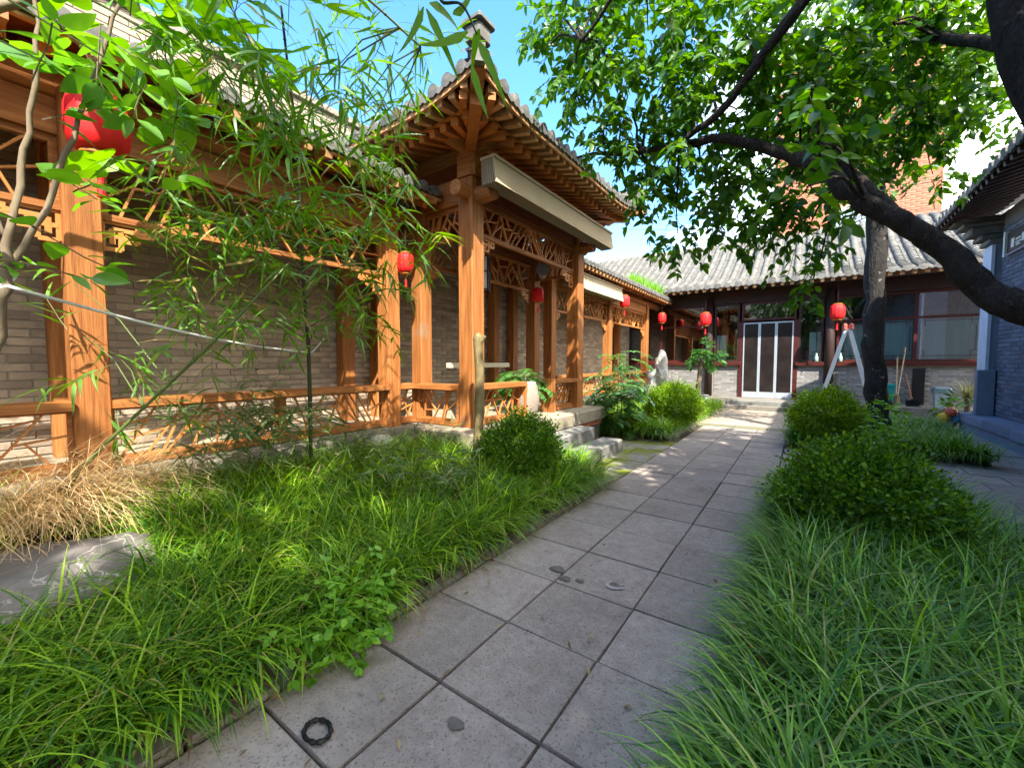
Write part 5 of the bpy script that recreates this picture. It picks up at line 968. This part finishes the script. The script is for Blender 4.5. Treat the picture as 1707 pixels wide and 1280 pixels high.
# fallen leaves and twigs
lt_ = leaf_tm('dry_leaf', leafmat('dry_leaf', (.20, .13, .06), (.34, .25, .11), .2), .06, .028, 'oval', 4, .5, .5, 2); n = 150
P = np.stack([RN.uniform(-1.85, -.2, n), .6+9*RN.random(n)**1.7, np.full(n, .022)], 1); a = RN.uniform(0, 6.28, n)
lo = put('fallen_leaves', lt_.merge(bases(np.stack([np.cos(a), np.sin(a), RN.normal(0, .1, n)], 1), np.tile([0, 0, 1.], (n, 1))+RN.normal(0, .25, (n, 3)), RN.uniform(.25, .7, n)), P), None, None, 'stuff'); tag(lo, 'dry fallen leaves and scraps scattered on the path', 'leaves')
ltm = leaf_tm('litter', leafmat('edge_litter', (.16, .10, .05), (.26, .17, .08), .1), .09, .012, 'lance', 4, .3, .3, 2); n = 900
P = np.concatenate([np.stack([-1.83+RN.normal(0, .045, n), RN.uniform(-.3, 4.2, n), np.full(n, .03)], 1), np.stack([-.2+RN.normal(0, .04, n), RN.uniform(0, 5.3, n), np.full(n, .03)], 1)]); a = RN.uniform(0, 6.28, 2*n)
lo = put('edge_litter', ltm.merge(bases(np.stack([np.cos(a), np.sin(a), RN.normal(0, .2, 2*n)], 1), np.tile([0, 0, 1.], (2*n, 1))+RN.normal(0, .4, (2*n, 3)), RN.uniform(.3, 1.0, 2*n)), P), None, None, 'stuff'); tag(lo, 'brown dead blades littering the bed edgings', 'litter')
# rope
rp_ = [Vector((-2.92, .22, 1.74)).lerp(Vector((-3.78, 2.06, 1.49)), t)+Vector((0, 0, -.05*math.sin(math.pi*t))) for t in np.linspace(0, 1, 14)]
tag(part('white_rope', MB().tube(rp_, .0085, 6).tube([(-2.92, .22, 1.74), (-2.95, .25, 1.80), (-2.99, .22, 1.76), (-2.95, .18, 1.72), (-2.92, .22, 1.74)], .007, 6).tube([(-3.78, 2.06, 1.49), (-3.79, 2.1, 1.5), (-3.74, 2.13, 1.56), (-3.7, 2.16, 1.62)], .006, 6), whitem, None, True), 'white rope tied between the sapling and the dark bamboo culm', 'rope')
# ladder
ld = thing('stepladder', 'aluminium stepladder with red plastic top standing before the house', 'ladder', (.87, 13.85, 0))
for sx, xb, xt in ((-1, .28, .86), (1, 1.50, .92)):
    s = MB()
    for y0, y1 in ((13.66, 13.74), (14.06, 13.98)): s.bar((xb, y0, 0), (xt, y1, 2.28), .028, .075)
    part('stile_pair', s, whitem, ld)
    for k in range(1, 7):
        t = k/7; x = xb+(xt-xb)*t
        if k < 7: part('rung', MB().bar((x, 13.67+.08*t, 2.28*t), (x, 14.05-.08*t, 2.28*t), .05, .03), alu, ld)
part('top_cap', MB().cbox((.78, 13.68, 2.25), (.87, 14.04, 2.40), .03).cbox((.91, 13.68, 2.25), (1.0, 14.04, 2.40), .03), flat('red_plastic', (.62, .13, .10), .5), ld)
part('spreader', MB().bar((.50, 13.70, .86), (1.1, 13.72, .30), .02, .03), alu, ld)
# bins, brooms and odds
def bin_(label, c, w, h, m, lid, name='waste_bin'):
    o = thing(name, label, 'bin', c); b = MB(); a, d = w/2, w/2.4; t = .82
    b.add([(c[0]-a*t, c[1]-d*t, c[2]), (c[0]+a*t, c[1]-d*t, c[2]), (c[0]+a*t, c[1]+d*t, c[2]), (c[0]-a*t, c[1]+d*t, c[2]), (c[0]-a, c[1]-d, c[2]+h), (c[0]+a, c[1]-d, c[2]+h), (c[0]+a, c[1]+d, c[2]+h), (c[0]-a, c[1]+d, c[2]+h)], [(0, 3, 2, 1), (0, 1, 5, 4), (1, 2, 6, 5), (2, 3, 7, 6), (3, 0, 4, 7)]); part('body', b, m, o)
    part('rim', MB().span((c[0]-a-.02, c[1]-d-.02, c[2]+h-.05), (c[0]+a+.02, c[1]+d+.02, c[2]+h+.012)), m if lid is None else lid, o)
    if lid: part('lid', MB().cbox((c[0]-a-.005, c[1]-d-.005, c[2]+h+.014), (c[0]+a+.005, c[1]+d+.005, c[2]+h+.075), .03), lid, o)
bin_('pale grey waste bin with darker lid by the house wall', (2.80, 14.5, .268), .30, .44, greyp, greyl); bin_('teal waste bin half hidden behind the mottled trunk', (1.78, 14.45, .268), .28, .56, teal, None)
tag(part('black_pipe', MB().tube([(1.66, 14.3, .95), (1.83, 14.26, .36)], .035, 8).lathe([(.035, 0), (.06, .03), (.06, .1), (.03, .12)], (1.84, 14.26, .275), 10), blackm), 'black pipe leaning beside the teal bin', 'pipe')
tag(part('dark_board', MB().cbox((2.36, 15.14, .268), (2.60, 15.19, 1.24), .004), blackm), 'tall black board leaning on the house wall left of the grey bin', 'board')
strw = mat('broom_straw', (.26, .19, .11), (.17, .12, .07), 8, (3, 3, .5), rough=.95)
for lab, a, c in (('broom with pale handle, taller of the two by the wall', (2.03, 14.75, .55), (2.20, 15.16, 1.80)), ('broom with short pale handle, lower of the two by the wall', (2.02, 14.9, .55), (2.05, 15.2, 1.55))):
    o = thing('broom', lab, 'broom', a, 'brooms by the wall'); part('handle', MB().tube([a, c], .013, 6), mat('broom_handle', (.58, .44, .26), (.48, .35, .2), 4), o)
    d = (Vector(a)-Vector(c)).normalized(); part('head', MB().tube([Vector(a), Vector(a)+d*.08, Vector(a)+d*.27], [.022, .05, .075], 9), strw, o)
o = thing('dustpan', 'dustpan with thin orange handle beside the brooms', 'dustpan', (2.27, 14.7, .27)); part('handle', MB().tube([(2.20, 15.0, 1.1), (2.30, 14.7, .45)], .011, 6), flat('orange_plastic', (.55, .16, .04)), o); part('pan', MB().extr([(2.18, 14.5, .272), (2.46, 14.5, .272), (2.44, 14.74, .272), (2.20, 14.74, .272)], (0, 0, .012)).span((2.19, 14.735, .285), (2.45, 14.75, .42)), blackm, o)
tg = thing('plastic_bundle', 'small orange, yellow and blue plastic bundle at the foot of the pilaster', 'bundle', (2.62, 12.45, 0))
for i, (dx, z, r, c) in enumerate(((0, .36, .10, (.75, .13, .05)), (-.10, .22, .11, (.80, .45, .02)), (.09, .22, .10, (.05, .22, .42)), (.0, .1, .12, (.04, .06, .12)))):
    part('bag', MB().lathe([(r*.3, -r), (r*.85, -r*.6), (r, 0), (r*.8, r*.6), (r*.25, r)], (2.56+dx, 12.75-.3+.03*i, z), 9, .12), flat('bundle_%d' % i, c, .4, .4), tg)
botm = flat('green_glass', (.35, .55, .48), .15, .6)
for lab, x in (('small pale green bottle on the sill left of the dark column', .28), ('small pale green bottle on the sill right of the dark column', .84)):
    tag(part('bottle', MB().lathe([(.035, 0), (.05, .02), (.05, .14), (.02, .2), (.02, .25)], (x, YH-.04, 1.416), 12), botm, None, True), lab, 'bottle')
# overhead wires
for i, (a, c, sag) in enumerate((((-2.6, 7.4, 4.15), (2.3, 12.2, 4.55), .12), ((-2.7, 7.2, 3.75), (2.3, 11.0, 4.18), .15), ((-2.7, 7.3, 3.95), (2.25, 9.6, 4.35), .12))):
    pts = [Vector(a).lerp(Vector(c), t)-Vector((0, 0, sag*math.sin(math.pi*t))) for t in np.linspace(0, 1, 14)]
    tag(part('overhead_wire', MB().tube(pts, .0045, 5), flat('wire_%d' % i, (.06, .06, .065))), ('highest', 'lowest', 'middle')[i]+' of the thin wires strung from the pavilion eave to the right house', 'wire', 'overhead wires')
